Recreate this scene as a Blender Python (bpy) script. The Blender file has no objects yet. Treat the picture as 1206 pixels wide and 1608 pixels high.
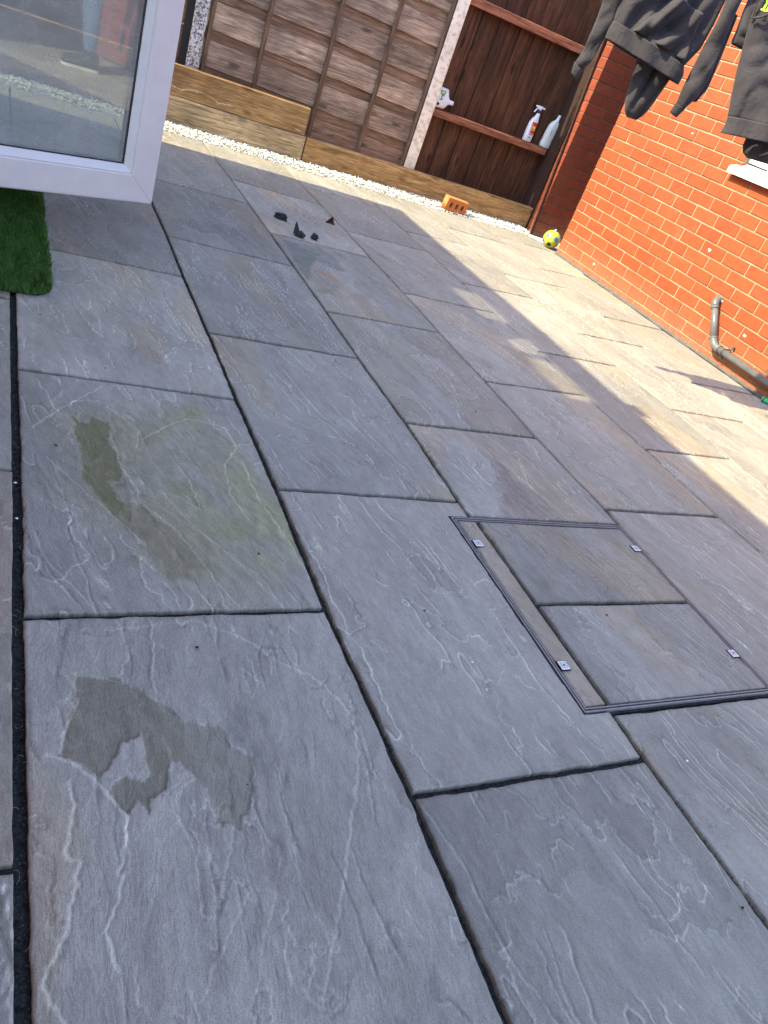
import bpy, math, random
import numpy as np
from mathutils import Vector, Matrix, noise as mnoise

random.seed(7)
S = bpy.context.scene
COL = S.collection

# ------------------------------------------------------------------ camera
cam_d = bpy.data.cameras.new("camera")
cam = bpy.data.objects.new("camera", cam_d)
COL.objects.link(cam)
CR = Vector((0.8746671, -0.3570325, 0.3278494))
CU = Vector((-0.0479124, 0.6093697, 0.7914372))
CF = Vector((0.4823503, 0.7079522, -0.5158893))
cam.matrix_world = Matrix(((CR.x, CU.x, -CF.x, 0), (CR.y, CU.y, -CF.y, 0), (CR.z, CU.z, -CF.z, 1.0922), (0, 0, 0, 1)))
cam_d.sensor_fit = 'HORIZONTAL'
cam_d.sensor_width = 36
cam_d.lens = 35.04
cam_d.clip_start = 0.02
cam_d.clip_end = 500
S.camera = cam

# ------------------------------------------------------------------ sky, sun, exposure
SUN_DIR = Vector((1.0, -0.07, -0.9)).normalized()      # the way the light travels
w = bpy.data.worlds.new("World")
S.world = w
w.use_nodes = True
wn = w.node_tree
bg = wn.nodes["Background"]
sky = wn.nodes.new("ShaderNodeTexSky")
sky.sky_type = 'NISHITA'
sky.sun_disc = False
sky.sun_elevation = math.asin(-SUN_DIR.z)
sky.sun_rotation = math.atan2(-SUN_DIR.x, -SUN_DIR.y)
wn.links.new(sky.outputs[0], bg.inputs[0])
bg.inputs[1].default_value = 0.15
sun_d = bpy.data.lights.new("sun", 'SUN')
sun_d.energy = 2.0
sun_d.angle = math.radians(0.6)
sun_d.color = (1.0, 0.96, 0.665)
sun = bpy.data.objects.new("sun", sun_d)
COL.objects.link(sun)
sun.location = (-8, 0, 8)
sun.rotation_euler = SUN_DIR.to_track_quat('-Z', 'Y').to_euler()
S.view_settings.view_transform = 'Standard'
S.view_settings.look = 'None'
S.view_settings.gamma = 1
S.view_settings.use_curve_mapping = False
S.view_settings.exposure = 2.57

# ------------------------------------------------------------------ helpers
def tag(o, label=None, cat=None, group=None, kind=None):
    if label: o["label"] = label
    if cat: o["category"] = cat
    if group: o["group"] = group
    if kind: o["kind"] = kind
    return o

def thing(name, loc, label, cat, group=None):
    o = bpy.data.objects.new(name, None)
    o.empty_display_size = 0.1
    o.location = loc
    COL.objects.link(o)
    return tag(o, label, cat, group)

def root_of(o):
    v = Vector((0, 0, 0))
    while o is not None:
        v += o.location
        o = o.parent
    return v

def link(name, me, parent=None, loc=None):
    o = bpy.data.objects.new(name, me)
    if parent is not None:
        o.parent = parent
        base = root_of(parent)
    else:
        base = Vector((0, 0, 0))
    if loc is not None:
        o.location = Vector(loc) - base
    COL.objects.link(o)
    return o

def part(name, V, F, mat, parent=None, loc=None, smooth=False, uv=None, color=None):
    """world-space vertices; the object origin is put at loc (or at the parent's origin)"""
    V = np.asarray(V, dtype=np.float64)
    if loc is None:
        loc = V.mean(axis=0) if parent is not None else (0, 0, 0)
    L = np.array(loc, dtype=np.float64)
    me = bpy.data.meshes.new(name)
    if isinstance(F, np.ndarray):
        n, k = F.shape
        me.vertices.add(len(V)); me.vertices.foreach_set("co", (V - L).astype(np.float32).ravel())
        me.loops.add(n * k); me.loops.foreach_set("vertex_index", F.astype(np.int32).ravel())
        me.polygons.add(n)
        me.polygons.foreach_set("loop_start", np.arange(0, n * k, k, dtype=np.int32))
        me.update(calc_edges=True)
    else:
        me.from_pydata([tuple(v) for v in (V - L)], [], F)
        me.update()
    if color is not None:
        a = me.color_attributes.new("tone", 'FLOAT_COLOR', 'POINT')
        c = np.ones((len(V), 4), np.float32); c[:, :3] = color
        a.data.foreach_set("color", c.ravel())
    if uv is not None:
        ul = me.uv_layers.new(name="grain")
        li = np.empty(len(me.loops), np.int32); me.loops.foreach_get("vertex_index", li)
        ul.data.foreach_set("uv", np.asarray(uv, np.float32)[li].ravel())
    if smooth:
        me.polygons.foreach_set("use_smooth", np.ones(len(me.polygons), bool))
    me.materials.append(mat)
    return link(name, me, parent, L)

def box(x0, x1, y0, y1, z0, z1, b=0.0):
    """box, bevelled by b on every edge when b>0"""
    if b <= 0:
        V = [(x0, y0, z0), (x1, y0, z0), (x1, y1, z0), (x0, y1, z0), (x0, y0, z1), (x1, y0, z1), (x1, y1, z1), (x0, y1, z1)]
        F = [(0, 3, 2, 1), (4, 5, 6, 7), (0, 1, 5, 4), (1, 2, 6, 5), (2, 3, 7, 6), (3, 0, 4, 7)]
        return V, F
    V = []; idx = {}
    c = [(x0, x1), (y0, y1), (z0, z1)]
    for sx in (0, 1):
        for sy in (0, 1):
            for sz in (0, 1):
                P = [c[0][sx], c[1][sy], c[2][sz]]
                s = [1 - 2 * sx, 1 - 2 * sy, 1 - 2 * sz]
                for ax in range(3):
                    q = list(P)
                    for a in range(3):
                        if a != ax: q[a] += s[a] * b
                    idx[(sx, sy, sz, ax)] = len(V); V.append(tuple(q))
    F = []
    for ax in range(3):
        a1, a2 = (ax + 1) % 3, (ax + 2) % 3
        for s in (0, 1):
            f = []
            for u, v in ((0, 0), (1, 0), (1, 1), (0, 1)):
                k = [0, 0, 0]; k[ax] = s; k[a1] = u; k[a2] = v
                f.append(idx[(k[0], k[1], k[2], ax)])
            F.append(tuple(f if s else f[::-1]))
    for ax in range(3):
        a1, a2 = (ax + 1) % 3, (ax + 2) % 3
        for u in (0, 1):
            for v in (0, 1):
                k0 = [0, 0, 0]; k1 = [0, 0, 0]
                k0[a1] = k1[a1] = u; k0[a2] = k1[a2] = v; k1[ax] = 1
                F.append((idx[(*k0, a1)], idx[(*k1, a1)], idx[(*k1, a2)], idx[(*k0, a2)]))
    for sx in (0, 1):
        for sy in (0, 1):
            for sz in (0, 1):
                F.append(tuple(idx[(sx, sy, sz, a)] for a in range(3)))
    return V, F

def fixn(me):
    import bmesh
    bm = bmesh.new(); bm.from_mesh(me)
    bmesh.ops.recalc_face_normals(bm, faces=bm.faces[:])
    bm.to_mesh(me); bm.free()

def merge(*vf):
    V = []; F = []
    for v, f in vf:
        o = len(V); V += [tuple(p) for p in v]; F += [tuple(i + o for i in g) for g in f]
    return V, F

def bpart(name, bx, mat, parent=None, b=0.002, loc=None):
    V, F = box(*bx, b)
    o = part(name, V, F, mat, parent, loc)
    fixn(o.data)
    return o

def tube(pts, r, n=14, cap=True):
    P = [Vector(p) for p in pts]
    V = []; F = []
    up = Vector((0, 0, 1))
    prev = None
    for i, p in enumerate(P):
        t = (P[min(i + 1, len(P) - 1)] - P[max(i - 1, 0)]).normalized()
        if prev is None:
            a = t.orthogonal().normalized()
        else:
            a = (prev - t * prev.dot(t)).normalized()
        prev = a
        b = t.cross(a)
        rr = r[i] if hasattr(r, "__len__") else r
        for k in range(n):
            th = 2 * math.pi * k / n
            V.append(p + a * math.cos(th) * rr + b * math.sin(th) * rr)
    for i in range(len(P) - 1):
        for k in range(n):
            F.append((i * n + k, i * n + (k + 1) % n, (i + 1) * n + (k + 1) % n, (i + 1) * n + k))
    if cap:
        F.append(tuple(range(n))[::-1]); F.append(tuple(range((len(P) - 1) * n, len(P) * n)))
    return V, F

def lathe(prof, c, n=20, axis=Vector((0, 0, 1)), sx=1.0, sy=1.0, xdir=Vector((1, 0, 0))):
    ydir = axis.cross(xdir).normalized()
    V = []; F = []
    for (r, h) in prof:
        for k in range(n):
            th = 2 * math.pi * k / n
            V.append(Vector(c) + axis * h + xdir * (math.cos(th) * r * sx) + ydir * (math.sin(th) * r * sy))
    m = len(prof)
    for i in range(m - 1):
        for k in range(n):
            F.append((i * n + k, i * n + (k + 1) % n, (i + 1) * n + (k + 1) % n, (i + 1) * n + k))
    F.append(tuple(range(n))[::-1]); F.append(tuple(range((m - 1) * n, m * n)))
    return V, F

# ---- numpy value noise
def vn(x, y, seed=0):
    xi = np.floor(x).astype(np.int64); yi = np.floor(y).astype(np.int64)
    fx = x - xi; fy = y - yi
    fx = fx * fx * fx * (fx * (fx * 6 - 15) + 10); fy = fy * fy * fy * (fy * (fy * 6 - 15) + 10)
    def h(a, b):
        k = (a * 374761393 + b * 668265263 + seed * 974634777) & 0xffffffff
        k = ((k ^ (k >> 13)) * 1274126177) & 0xffffffff
        k = (k ^ (k >> 16)) & 0xffff
        return k / 65535.0
    a = h(xi, yi) * (1 - fx) + h(xi + 1, yi) * fx
    b = h(xi, yi + 1) * (1 - fx) + h(xi + 1, yi + 1) * fx
    return a * (1 - fy) + b * fy
def fbm(x, y, seed=0, o=4, g=0.5):
    s = 0; a = 1; t = 0
    for i in range(o):
        s = s + a * vn(x * 2 ** i + 13.7 * i, y * 2 ** i - 7.1 * i, seed + i); t += a; a *= g
    return s / t
def sstep(a, b, x):
    t = np.clip((x - a) / (b - a), 0, 1); return t * t * (3 - 2 * t)
def seg_dist(x, y, pts):
    d = np.full(x.shape, 1e9)
    for (ax, ay), (bx, by) in zip(pts[:-1], pts[1:]):
        vx, vy = bx - ax, by - ay
        t = np.clip(((x - ax) * vx + (y - ay) * vy) / (vx * vx + vy * vy + 1e-12), 0, 1)
        d = np.minimum(d, np.hypot(x - ax - t * vx, y - ay - t * vy))
    return d
def inpoly(x, y, pts):
    r = np.zeros(x.shape, bool); n = len(pts)
    for i in range(n):
        ax, ay = pts[i]; bx, by = pts[(i + 1) % n]
        if ay == by: continue
        c = ((ay > y) != (by > y)) & (x < (bx - ax) * (y - ay) / (by - ay) + ax)
        r ^= c
    return r

# ------------------------------------------------------------------ material helpers
class M:
    def __init__(s, name, rough=0.7, spec=0.4, metal=0.0):
        s.m = bpy.data.materials.new(name); s.m.use_nodes = True
        s.t = s.m.node_tree; s.b = s.t.nodes["Principled BSDF"]
        s.b.inputs["Roughness"].default_value = rough
        s.b.inputs["Metallic"].default_value = metal
        s.b.inputs["Specular IOR Level"].default_value = spec
    def n(s, ty, **k):
        nd = s.t.nodes.new("ShaderNode" + ty)
        for a, v in k.items(): setattr(nd, a, v)
        return nd
    def l(s, a, b): s.t.links.new(a, b); return b
    def val(s, sock, v):
        if hasattr(v, "is_linked"): s.t.links.new(v, sock)
        elif isinstance(v, (tuple, list)): sock.default_value = tuple(v) + ((1.0,) if len(v) == 3 and sock.type == 'RGBA' else ())
        else: sock.default_value = v
    def coord(s, kind="Object", scale=(1, 1, 1), rnd=False, rot=(0, 0, 0)):
        tc = s.n("TexCoord"); o = tc.outputs[kind]
        mp = s.n("Mapping"); mp.inputs["Scale"].default_value = scale; mp.inputs["Rotation"].default_value = rot
        s.l(o, mp.inputs[0])
        if rnd:
            oi = s.n("ObjectInfo"); mu = s.n("Math", operation='MULTIPLY'); mu.inputs[1].default_value = 37.0
            s.l(oi.outputs["Random"], mu.inputs[0]); s.l(mu.outputs[0], mp.inputs["Location"])
        return mp.outputs[0]
    def noise(s, vec, scale, detail=4, rough=0.55, dist=0.0):
        nd = s.n("TexNoise"); s.l(vec, nd.inputs["Vector"]); nd.inputs["Scale"].default_value = scale
        nd.inputs["Detail"].default_value = detail; nd.inputs["Roughness"].default_value = rough
        nd.inputs["Distortion"].default_value = dist
        return nd.outputs["Fac"]
    def ramp(s, fac, stops):
        r = s.n("ValToRGB"); s.l(fac, r.inputs[0])
        e = r.color_ramp.elements
        while len(e) > 1: e.remove(e[-1])
        e[0].position = stops[0][0]; e[0].color = (*stops[0][1], 1)
        for p, c in stops[1:]:
            q = e.new(p); q.color = (*c, 1)
        return r.outputs[0]
    def mix(s, fac, a, b, mode='MIX'):
        nd = s.n("MixRGB", blend_type=mode)
        s.val(nd.inputs[0], fac); s.val(nd.inputs[1], a); s.val(nd.inputs[2], b)
        return nd.outputs[0]
    def mth(s, op, a, b=0.0):
        nd = s.n("Math", operation=op); s.val(nd.inputs[0], a); s.val(nd.inputs[1], b); return nd.outputs[0]
    def bump(s, h, strength=0.5, dist=0.002):
        nd = s.n("Bump"); nd.inputs["Strength"].default_value = strength; nd.inputs["Distance"].default_value = dist
        s.l(h, nd.inputs["Height"]); s.l(nd.outputs[0], s.b.inputs["Normal"]); return nd
    def base(s, v): s.val(s.b.inputs["Base Color"], v); return s

def g3(v): return (v, v, v)

def mat_stone():
    m = M("riven_sandstone", rough=0.72, spec=0.35)
    at = m.n("Attribute", attribute_name="tone").outputs["Color"]
    uv = m.n("UVMap", uv_map="grain").outputs[0]
    mp = m.n("Mapping"); mp.inputs["Scale"].default_value = (280, 110, 1); m.l(uv, mp.inputs[0])
    st = m.noise(mp.outputs[0], 1.0, 4, 0.6)
    mp2 = m.n("Mapping"); mp2.inputs["Scale"].default_value = (62, 24, 1); m.l(uv, mp2.inputs[0])
    st2 = m.noise(mp2.outputs[0], 1.0, 5, 0.65, 0.6)
    sp = m.noise(uv, 420, 3, 0.7)
    f = m.ramp(st, [(0.25, g3(0.86)), (0.5, g3(1.0)), (0.78, g3(1.15))])
    c = m.mix(1.0, at, f, 'MULTIPLY')
    f2 = m.ramp(st2, [(0.25, g3(0.88)), (0.5, g3(1.0)), (0.75, g3(1.14))])
    c = m.mix(1.0, c, f2, 'MULTIPLY')
    f3 = m.ramp(sp, [(0.3, g3(0.76)), (0.5, g3(1.0)), (0.7, g3(1.22))])
    c = m.mix(1.0, c, f3, 'MULTIPLY')
    m.base(c)
    h = m.mth('ADD', m.mth('MULTIPLY', st2, 1.8), m.mth('ADD', m.mth('MULTIPLY', st, 0.5), m.mth('MULTIPLY', sp, 0.25)))
    m.bump(h, 0.75, 0.0035)
    return m.m

def mat_simple(name, col, rough=0.6, spec=0.4, metal=0.0, var=0.12, scale=20, bump=0.0, bs=200, coord="Object"):
    m = M(name, rough, spec, metal)
    v = m.coord(coord)
    f = m.noise(v, scale, 4)
    m.base(m.ramp(f, [(0.25, tuple(c * (1 - var) for c in col)), (0.75, tuple(min(1, c * (1 + var)) for c in col))]))
    if bump > 0: m.bump(m.noise(v, bs, 3), bump, 0.002)
    return m.m

def mat_wood(name, dark, mid, light, along='x', rough=0.75, rnd=True, knots=True, stretch=14.0, tone=0.25, blotch=0.0, blotch_col=(0.1, 0.1, 0.05), algae=False):
    m = M(name, rough, 0.25)
    k = stretch
    sc = {'x': (1, k, k), 'y': (k, 1, k), 'z': (k, k, 1)}[along]
    v = m.coord("Object", sc, rnd)
    v1 = m.coord("Object", tuple((10 if a == 1 else a * 13) for a in sc), rnd)
    v2 = m.coord("Object", tuple((1 if a == 1 else 2.2) for a in sc), rnd)
    g = m.noise(v, 1.6, 9, 0.72, 1.6)
    fine = m.noise(v1, 1.0, 3, 0.6)
    c = m.ramp(g, [(0.36, dark), (0.5, mid), (0.64, light)])
    c = m.mix(1.0, c, m.ramp(fine, [(0.34, g3(0.62)), (0.5, g3(1.0)), (0.68, g3(1.3))]), 'MULTIPLY')
    big = m.noise(v2, 2.3, 3, 0.5)
    c = m.mix(1.0, c, m.ramp(big, [(0.3, g3(1 - tone)), (0.7, g3(1 + tone))]), 'MULTIPLY')
    h = m.mth('ADD', g, m.mth('MULTIPLY', fine, 0.7))
    if knots:
        vo = m.n("TexVoronoi"); kv = m.coord("Object", tuple((3.0 if a == 1 else 8.0) for a in sc), rnd)
        m.l(kv, vo.inputs["Vector"]); vo.inputs["Scale"].default_value = 1.0
        kf = m.ramp(vo.outputs["Distance"], [(0.0, g3(1.0)), (0.09, g3(0.85)), (0.16, g3(0.0))])
        c = m.mix(m.mth('MULTIPLY', kf, 0.75), c, tuple(d * 0.45 for d in dark))
        vr = m.ramp(vo.outputs["Distance"], [(0.12, g3(0.7)), (0.2, g3(1.05)), (0.3, g3(0.9)), (0.42, g3(1.0))])
        c = m.mix(0.6, c, vr, 'MULTIPLY')
    if blotch > 0:
        bn = m.noise(m.coord("Object", (1, 1, 1), rnd), 5.0, 4, 0.6)
        c = m.mix(m.mth('MULTIPLY', m.ramp(bn, [(0.5, g3(0)), (0.7, g3(1))]), blotch), c, blotch_col)
    oi = m.n("ObjectInfo")
    c = m.mix(1.0, c, m.ramp(oi.outputs["Random"], [(0.0, g3(0.84)), (1.0, g3(1.16))]), 'MULTIPLY')
    if algae:
        gp = m.n("NewGeometry").outputs["Position"]; sx = m.n("SeparateXYZ"); m.l(gp, sx.inputs[0])
        dx = m.mth('DIVIDE', m.mth('SUBTRACT', sx.outputs["X"], 2.085), .075); dz = m.mth('DIVIDE', m.mth('SUBTRACT', sx.outputs["Z"], .065), .075)
        rr = m.mth('ADD', m.mth('MULTIPLY', dx, dx), m.mth('MULTIPLY', dz, dz))
        rr = m.mth('ADD', rr, m.mth('MULTIPLY', m.noise(gp, 30, 4, .6), 1.1))
        c = m.mix(m.ramp(rr, [(0.45, g3(.55)), (1.0, g3(.0))]), c, (.26, .25, .04))
    m.base(c)
    m.bump(h, 0.6, 0.003)
    return m.m

def mat_brick(name="red_brick", k=(1, 1, 1)):
    m = M(name, 0.85, 0.2)
    oi = m.n("ObjectInfo")
    c = m.ramp(oi.outputs["Random"], [(0.0, (0.235, 0.050, 0.017)), (0.3, (0.262, 0.056, 0.019)), (0.7, (0.290, 0.063, 0.021)), (1.0, (0.250, 0.058, 0.022))])
    c = m.mix(1.0, c, tuple(k), 'MULTIPLY')
    geo = m.n("NewGeometry").outputs["Position"]
    a = m.noise(geo, 14, 5, 0.6)
    c = m.mix(1.0, c, m.ramp(a, [(0.3, g3(0.86)), (0.5, g3(1)), (0.75, g3(1.14))]), 'MULTIPLY')
    f = m.noise(geo, 160, 3, 0.6)
    c = m.mix(1.0, c, m.ramp(f, [(0.3, g3(0.82)), (0.5, g3(1)), (0.7, g3(1.15))]), 'MULTIPLY')
    # lime bloom, stronger in drifting patches and along the foot of the wall
    sp = m.n("SeparateXYZ"); m.l(geo, sp.inputs[0])
    low = m.ramp(sp.outputs["Z"], [(0.0, g3(0.5)), (0.10, g3(0.22)), (0.24, g3(0.0))])
    e = m.noise(geo, 3.2, 6, 0.68, 0.8)
    e2 = m.ramp(e, [(0.60, g3(0.0)), (0.76, g3(0.25))])
    e3 = m.noise(geo, 40, 4, 0.7)
    eff = m.mth('MULTIPLY', m.mth('ADD', low, e2), m.ramp(e3, [(0.35, g3(0.3)), (0.65, g3(1.0))]))
    c = m.mix(eff, c, (0.38, 0.20, 0.13))
    m.base(c)
    m.bump(m.mth('ADD', f, m.mth('MULTIPLY', a, 1.5)), 0.5, 0.002)
    return m.m

def mat_mortar():
    m = M("wall_mortar", 0.9, 0.15)
    geo = m.n("NewGeometry").outputs["Position"]
    a = m.noise(geo, 6, 5, 0.65); f = m.noise(geo, 220, 3, 0.6)
    c = m.ramp(a, [(0.35, (0.20, 0.15, 0.085)), (0.6, (0.28, 0.22, 0.13)), (0.75, (0.36, 0.29, 0.19))])
    c = m.mix(1.0, c, m.ramp(f, [(0.3, g3(0.8)), (0.7, g3(1.15))]), 'MULTIPLY')
    m.base(c); m.bump(f, 0.7, 0.003)
    return m.m

def mat_cloth(name, col):
    m = M(name, 0.92, 0.12)
    v = m.coord("Object")
    f = m.noise(v, 900, 2, 0.5); a = m.noise(v, 9, 4, 0.6)
    c = m.mix(1.0, col, m.ramp(f, [(0.3, g3(0.8)), (0.7, g3(1.2))]), 'MULTIPLY')
    c = m.mix(1.0, c, m.ramp(a, [(0.3, g3(0.9)), (0.7, g3(1.1))]), 'MULTIPLY')
    m.base(c)
    m.b.inputs["Sheen Weight"].default_value = 0.1
    w0 = m.noise(v, 11, 5, 0.6, 1.4)
    w1 = m.ramp(w0, [(0.30, g3(0.0)), (0.46, g3(0.75)), (0.50, g3(1.0)), (0.54, g3(0.75)), (0.70, g3(0.1))])
    m.bump(m.mth('ADD', m.mth('MULTIPLY', w1, 2.2), m.mth('MULTIPLY', f, 0.08)), 0.28, 0.004)
    return m.m

def mat_pebble():
    m = M("white_pebbles", 0.6, 0.4)
    geo = m.n("NewGeometry")
    c = m.ramp(geo.outputs["Random Per Island"], [(0.0, (0.40, 0.375, 0.30)), (0.3, (0.60, 0.575, 0.49)), (1.0, (0.80, 0.78, 0.69))])
    f = m.noise(geo.outputs["Position"], 150, 3)
    c = m.mix(1.0, c, m.ramp(f, [(0.3, g3(0.8)), (0.7, g3(1.1))]), 'MULTIPLY')
    m.base(c); return m.m

def mat_grass():
    m = M("artificial_grass", 0.6, 0.3)
    geo = m.n("NewGeometry")
    c = m.ramp(geo.outputs["Random Per Island"], [(0.0, (0.020, 0.065, 0.010)), (0.5, (0.045, 0.13, 0.02)), (0.85, (0.08, 0.18, 0.03)), (1.0, (0.16, 0.17, 0.06))])
    m.base(c); return m.m

def mat_concrete(name, lo, mid, hi, scale=90):
    m = M(name, 0.9, 0.2)
    v = m.coord("Object")
    n1 = m.noise(v, scale, 3, 0.6); n2 = m.noise(v, 6, 4, 0.6)
    c = m.ramp(n1, [(0.40, lo), (0.50, mid), (0.62, hi)])
    c = m.mix(1.0, c, m.ramp(n2, [(0.3, g3(0.85)), (0.7, g3(1.12))]), 'MULTIPLY')
    m.base(c); m.bump(n1, 0.8, 0.004); return m.m

def mat_glass():
    m = M("door_glass", 0.02, 0.5)
    t = m.t; t.nodes.remove(m.b)
    out = t.nodes["Material Output"]
    tr = m.n("BsdfTransparent"); tr.inputs[0].default_value = (0.66, 0.72, 0.72, 1)
    gl = m.n("BsdfGlossy"); gl.inputs["Roughness"].default_value = 0.0; gl.inputs[0].default_value = (0.95, 1.0, 1.0, 1)
    df = m.n("BsdfDiffuse"); df.inputs[0].default_value = (0.5, 0.52, 0.52, 1)
    fr = m.n("Fresnel"); fr.inputs["IOR"].default_value = 1.55
    fac = m.mth('MULTIPLY', fr.outputs[0], 2.6)
    fac = m.mth('MINIMUM', m.mth('ADD', fac, 0.04), 1.0)
    mx = m.n("MixShader"); m.l(fac, mx.inputs[0]); m.l(tr.outputs[0], mx.inputs[1]); m.l(gl.outputs[0], mx.inputs[2])
    haze = m.noise(m.coord("Object"), 7, 5, 0.65)  # grey diffuse veil painting the haze of the reflections
    df_f = m.mth('MULTIPLY', m.ramp(haze, [(0.3, g3(0.5)), (0.75, g3(1.0))]), 0.44)
    m2 = m.n("MixShader"); m.l(df_f, m2.inputs[0]); m.l(mx.outputs[0], m2.inputs[1]); m.l(df.outputs[0], m2.inputs[2])
    m.l(m2.outputs[0], out.inputs[0])
    return m.m

def mat_tint_pane(name, k):
    m = M(name)
    out = m.t.nodes["Material Output"]
    m.t.nodes.remove(m.b)
    tr = m.n("BsdfTransparent"); tr.inputs[0].default_value = (k, k, k, 1)
    gl = m.n("BsdfGlossy"); gl.inputs["Roughness"].default_value = 0.1
    mx = m.n("MixShader"); mx.inputs[0].default_value = 0.06
    m.l(tr.outputs[0], mx.inputs[1]); m.l(gl.outputs[0], mx.inputs[2]); m.l(mx.outputs[0], out.inputs[0])
    return m.m

def mat_house_brick():
    m = M("house_brickwork", 0.85, 0.2)
    tc = m.n("TexCoord"); sx = m.n("SeparateXYZ"); m.l(tc.outputs["Object"], sx.inputs[0])
    cb = m.n("CombineXYZ")
    m.l(m.mth('ADD', sx.outputs[0], sx.outputs[1]), cb.inputs[0]); m.l(sx.outputs[2], cb.inputs[1])
    br = m.n("TexBrick"); m.l(cb.outputs[0], br.inputs["Vector"])
    br.inputs["Scale"].default_value = 1.0; br.inputs["Brick Width"].default_value = 0.2235; br.inputs["Row Height"].default_value = 0.0845
    br.inputs["Mortar Size"].default_value = 0.006; br.inputs["Color1"].default_value = (0.32, 0.08, 0.034, 1)
    br.inputs["Color2"].default_value = (0.38, 0.10, 0.04, 1); br.inputs["Mortar"].default_value = (0.33, 0.28, 0.18, 1)
    m.base(br.outputs["Color"]); return m.m

STONE = mat_stone()
JOINT = mat_simple("dark_pointing", (0.026, 0.025, 0.024), 0.9, 0.2, 0, 0.9, 110, 0.9, 300)
BRICK = mat_brick(); MORTAR = mat_mortar()
BRICKP = mat_brick("shaded_pier_brick", (0.72, 0.66, 0.85)); MORTARP = mat_simple("shaded_pier_mortar", (0.16, 0.085, 0.055), 0.9, 0.2, 0, 0.25, 12)  # pier brick and mortar darkened, its shade put into the colour
UPVC = mat_simple("white_upvc", (0.60, 0.55, 0.555), 0.3, 0.5, 0, 0.05, 14)
RUBBER = mat_simple("black_gasket", (0.012, 0.012, 0.014), 0.5)
STEEL = mat_simple("galvanised_edging", (0.22, 0.205, 0.205), 0.5, 0.5, 0.25, 0.2, 60)
STEELL = mat_simple("galvanised_plate", (0.62, 0.62, 0.60), 0.45, 0.5, 0.3, 0.12, 120)
BLACK = mat_simple("black_void", (0.008, 0.008, 0.009), 0.9, 0.1)
GLASS = mat_glass()
SLEEPER_NEW = mat_wood("treated_timber", (0.1919, 0.1042, 0.0389), (0.3472, 0.1964, 0.0731), (0.4934, 0.2909, 0.1217), 'x', tone=0.18, blotch=0.4, blotch_col=(0.16, 0.055, 0.018))
SLEEPER_OLD = mat_wood("weathered_timber", (0.2406, 0.1619, 0.0783), (0.4671, 0.3239, 0.1720), (0.6792, 0.4991, 0.2866), 'x', tone=0.28, blotch=0.6, blotch_col=(0.075, 0.052, 0.030), algae=True)
LAP = mat_wood("weathered_lap_board", (0.1979, 0.1258, 0.0831), (0.3562, 0.2314, 0.1541), (0.5276, 0.3646, 0.2372), 'x', tone=0.3, stretch=16, blotch=0.5, blotch_col=(0.075, 0.055, 0.050))
LAPN = mat_wood("brown_lap_board", (0.1474, 0.0814, 0.0470), (0.2457, 0.1401, 0.0839), (0.3440, 0.2079, 0.1276), 'x', tone=0.2, stretch=16)
BATTEN = mat_wood("batten_timber", (0.0982, 0.0517, 0.0299), (0.1552, 0.0882, 0.0530), (0.2218, 0.1338, 0.0806), 'z', tone=0.2, knots=False)
CLOSE = mat_wood("stained_fence_board", (0.0446, 0.0189, 0.0098), (0.0761, 0.0309, 0.0149), (0.1182, 0.0474, 0.0232), 'z', tone=0.3, stretch=12)
RAIL = mat_wood("stained_rail", (0.1658, 0.0585, 0.0286), (0.2632, 0.0943, 0.0486), (0.3705, 0.1381, 0.0715), 'x', tone=0.2)
POSTC = mat_concrete("pale_concrete", (0.66, 0.52, 0.38), (0.84, 0.69, 0.52), (0.88, 0.74, 0.58), 30)
POSTA = mat_concrete("exposed_aggregate", (0.12, 0.10, 0.10), (0.50, 0.45, 0.41), (0.74, 0.69, 0.64), 75)
PEB = mat_pebble(); GRASS = mat_grass()
CLOTH = mat_cloth("charcoal_jersey", (0.040, 0.033, 0.035)); CLOTH2 = mat_cloth("grey_jersey", (0.048, 0.040, 0.042))
PIPE = mat_simple("grey_pipe", (0.115, 0.112, 0.110), 0.32, 0.5, 0, 0.12, 30)
WHITEP = mat_simple("white_plastic", (0.72, 0.70, 0.66), 0.35, 0.5, 0, 0.03, 10)
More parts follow.
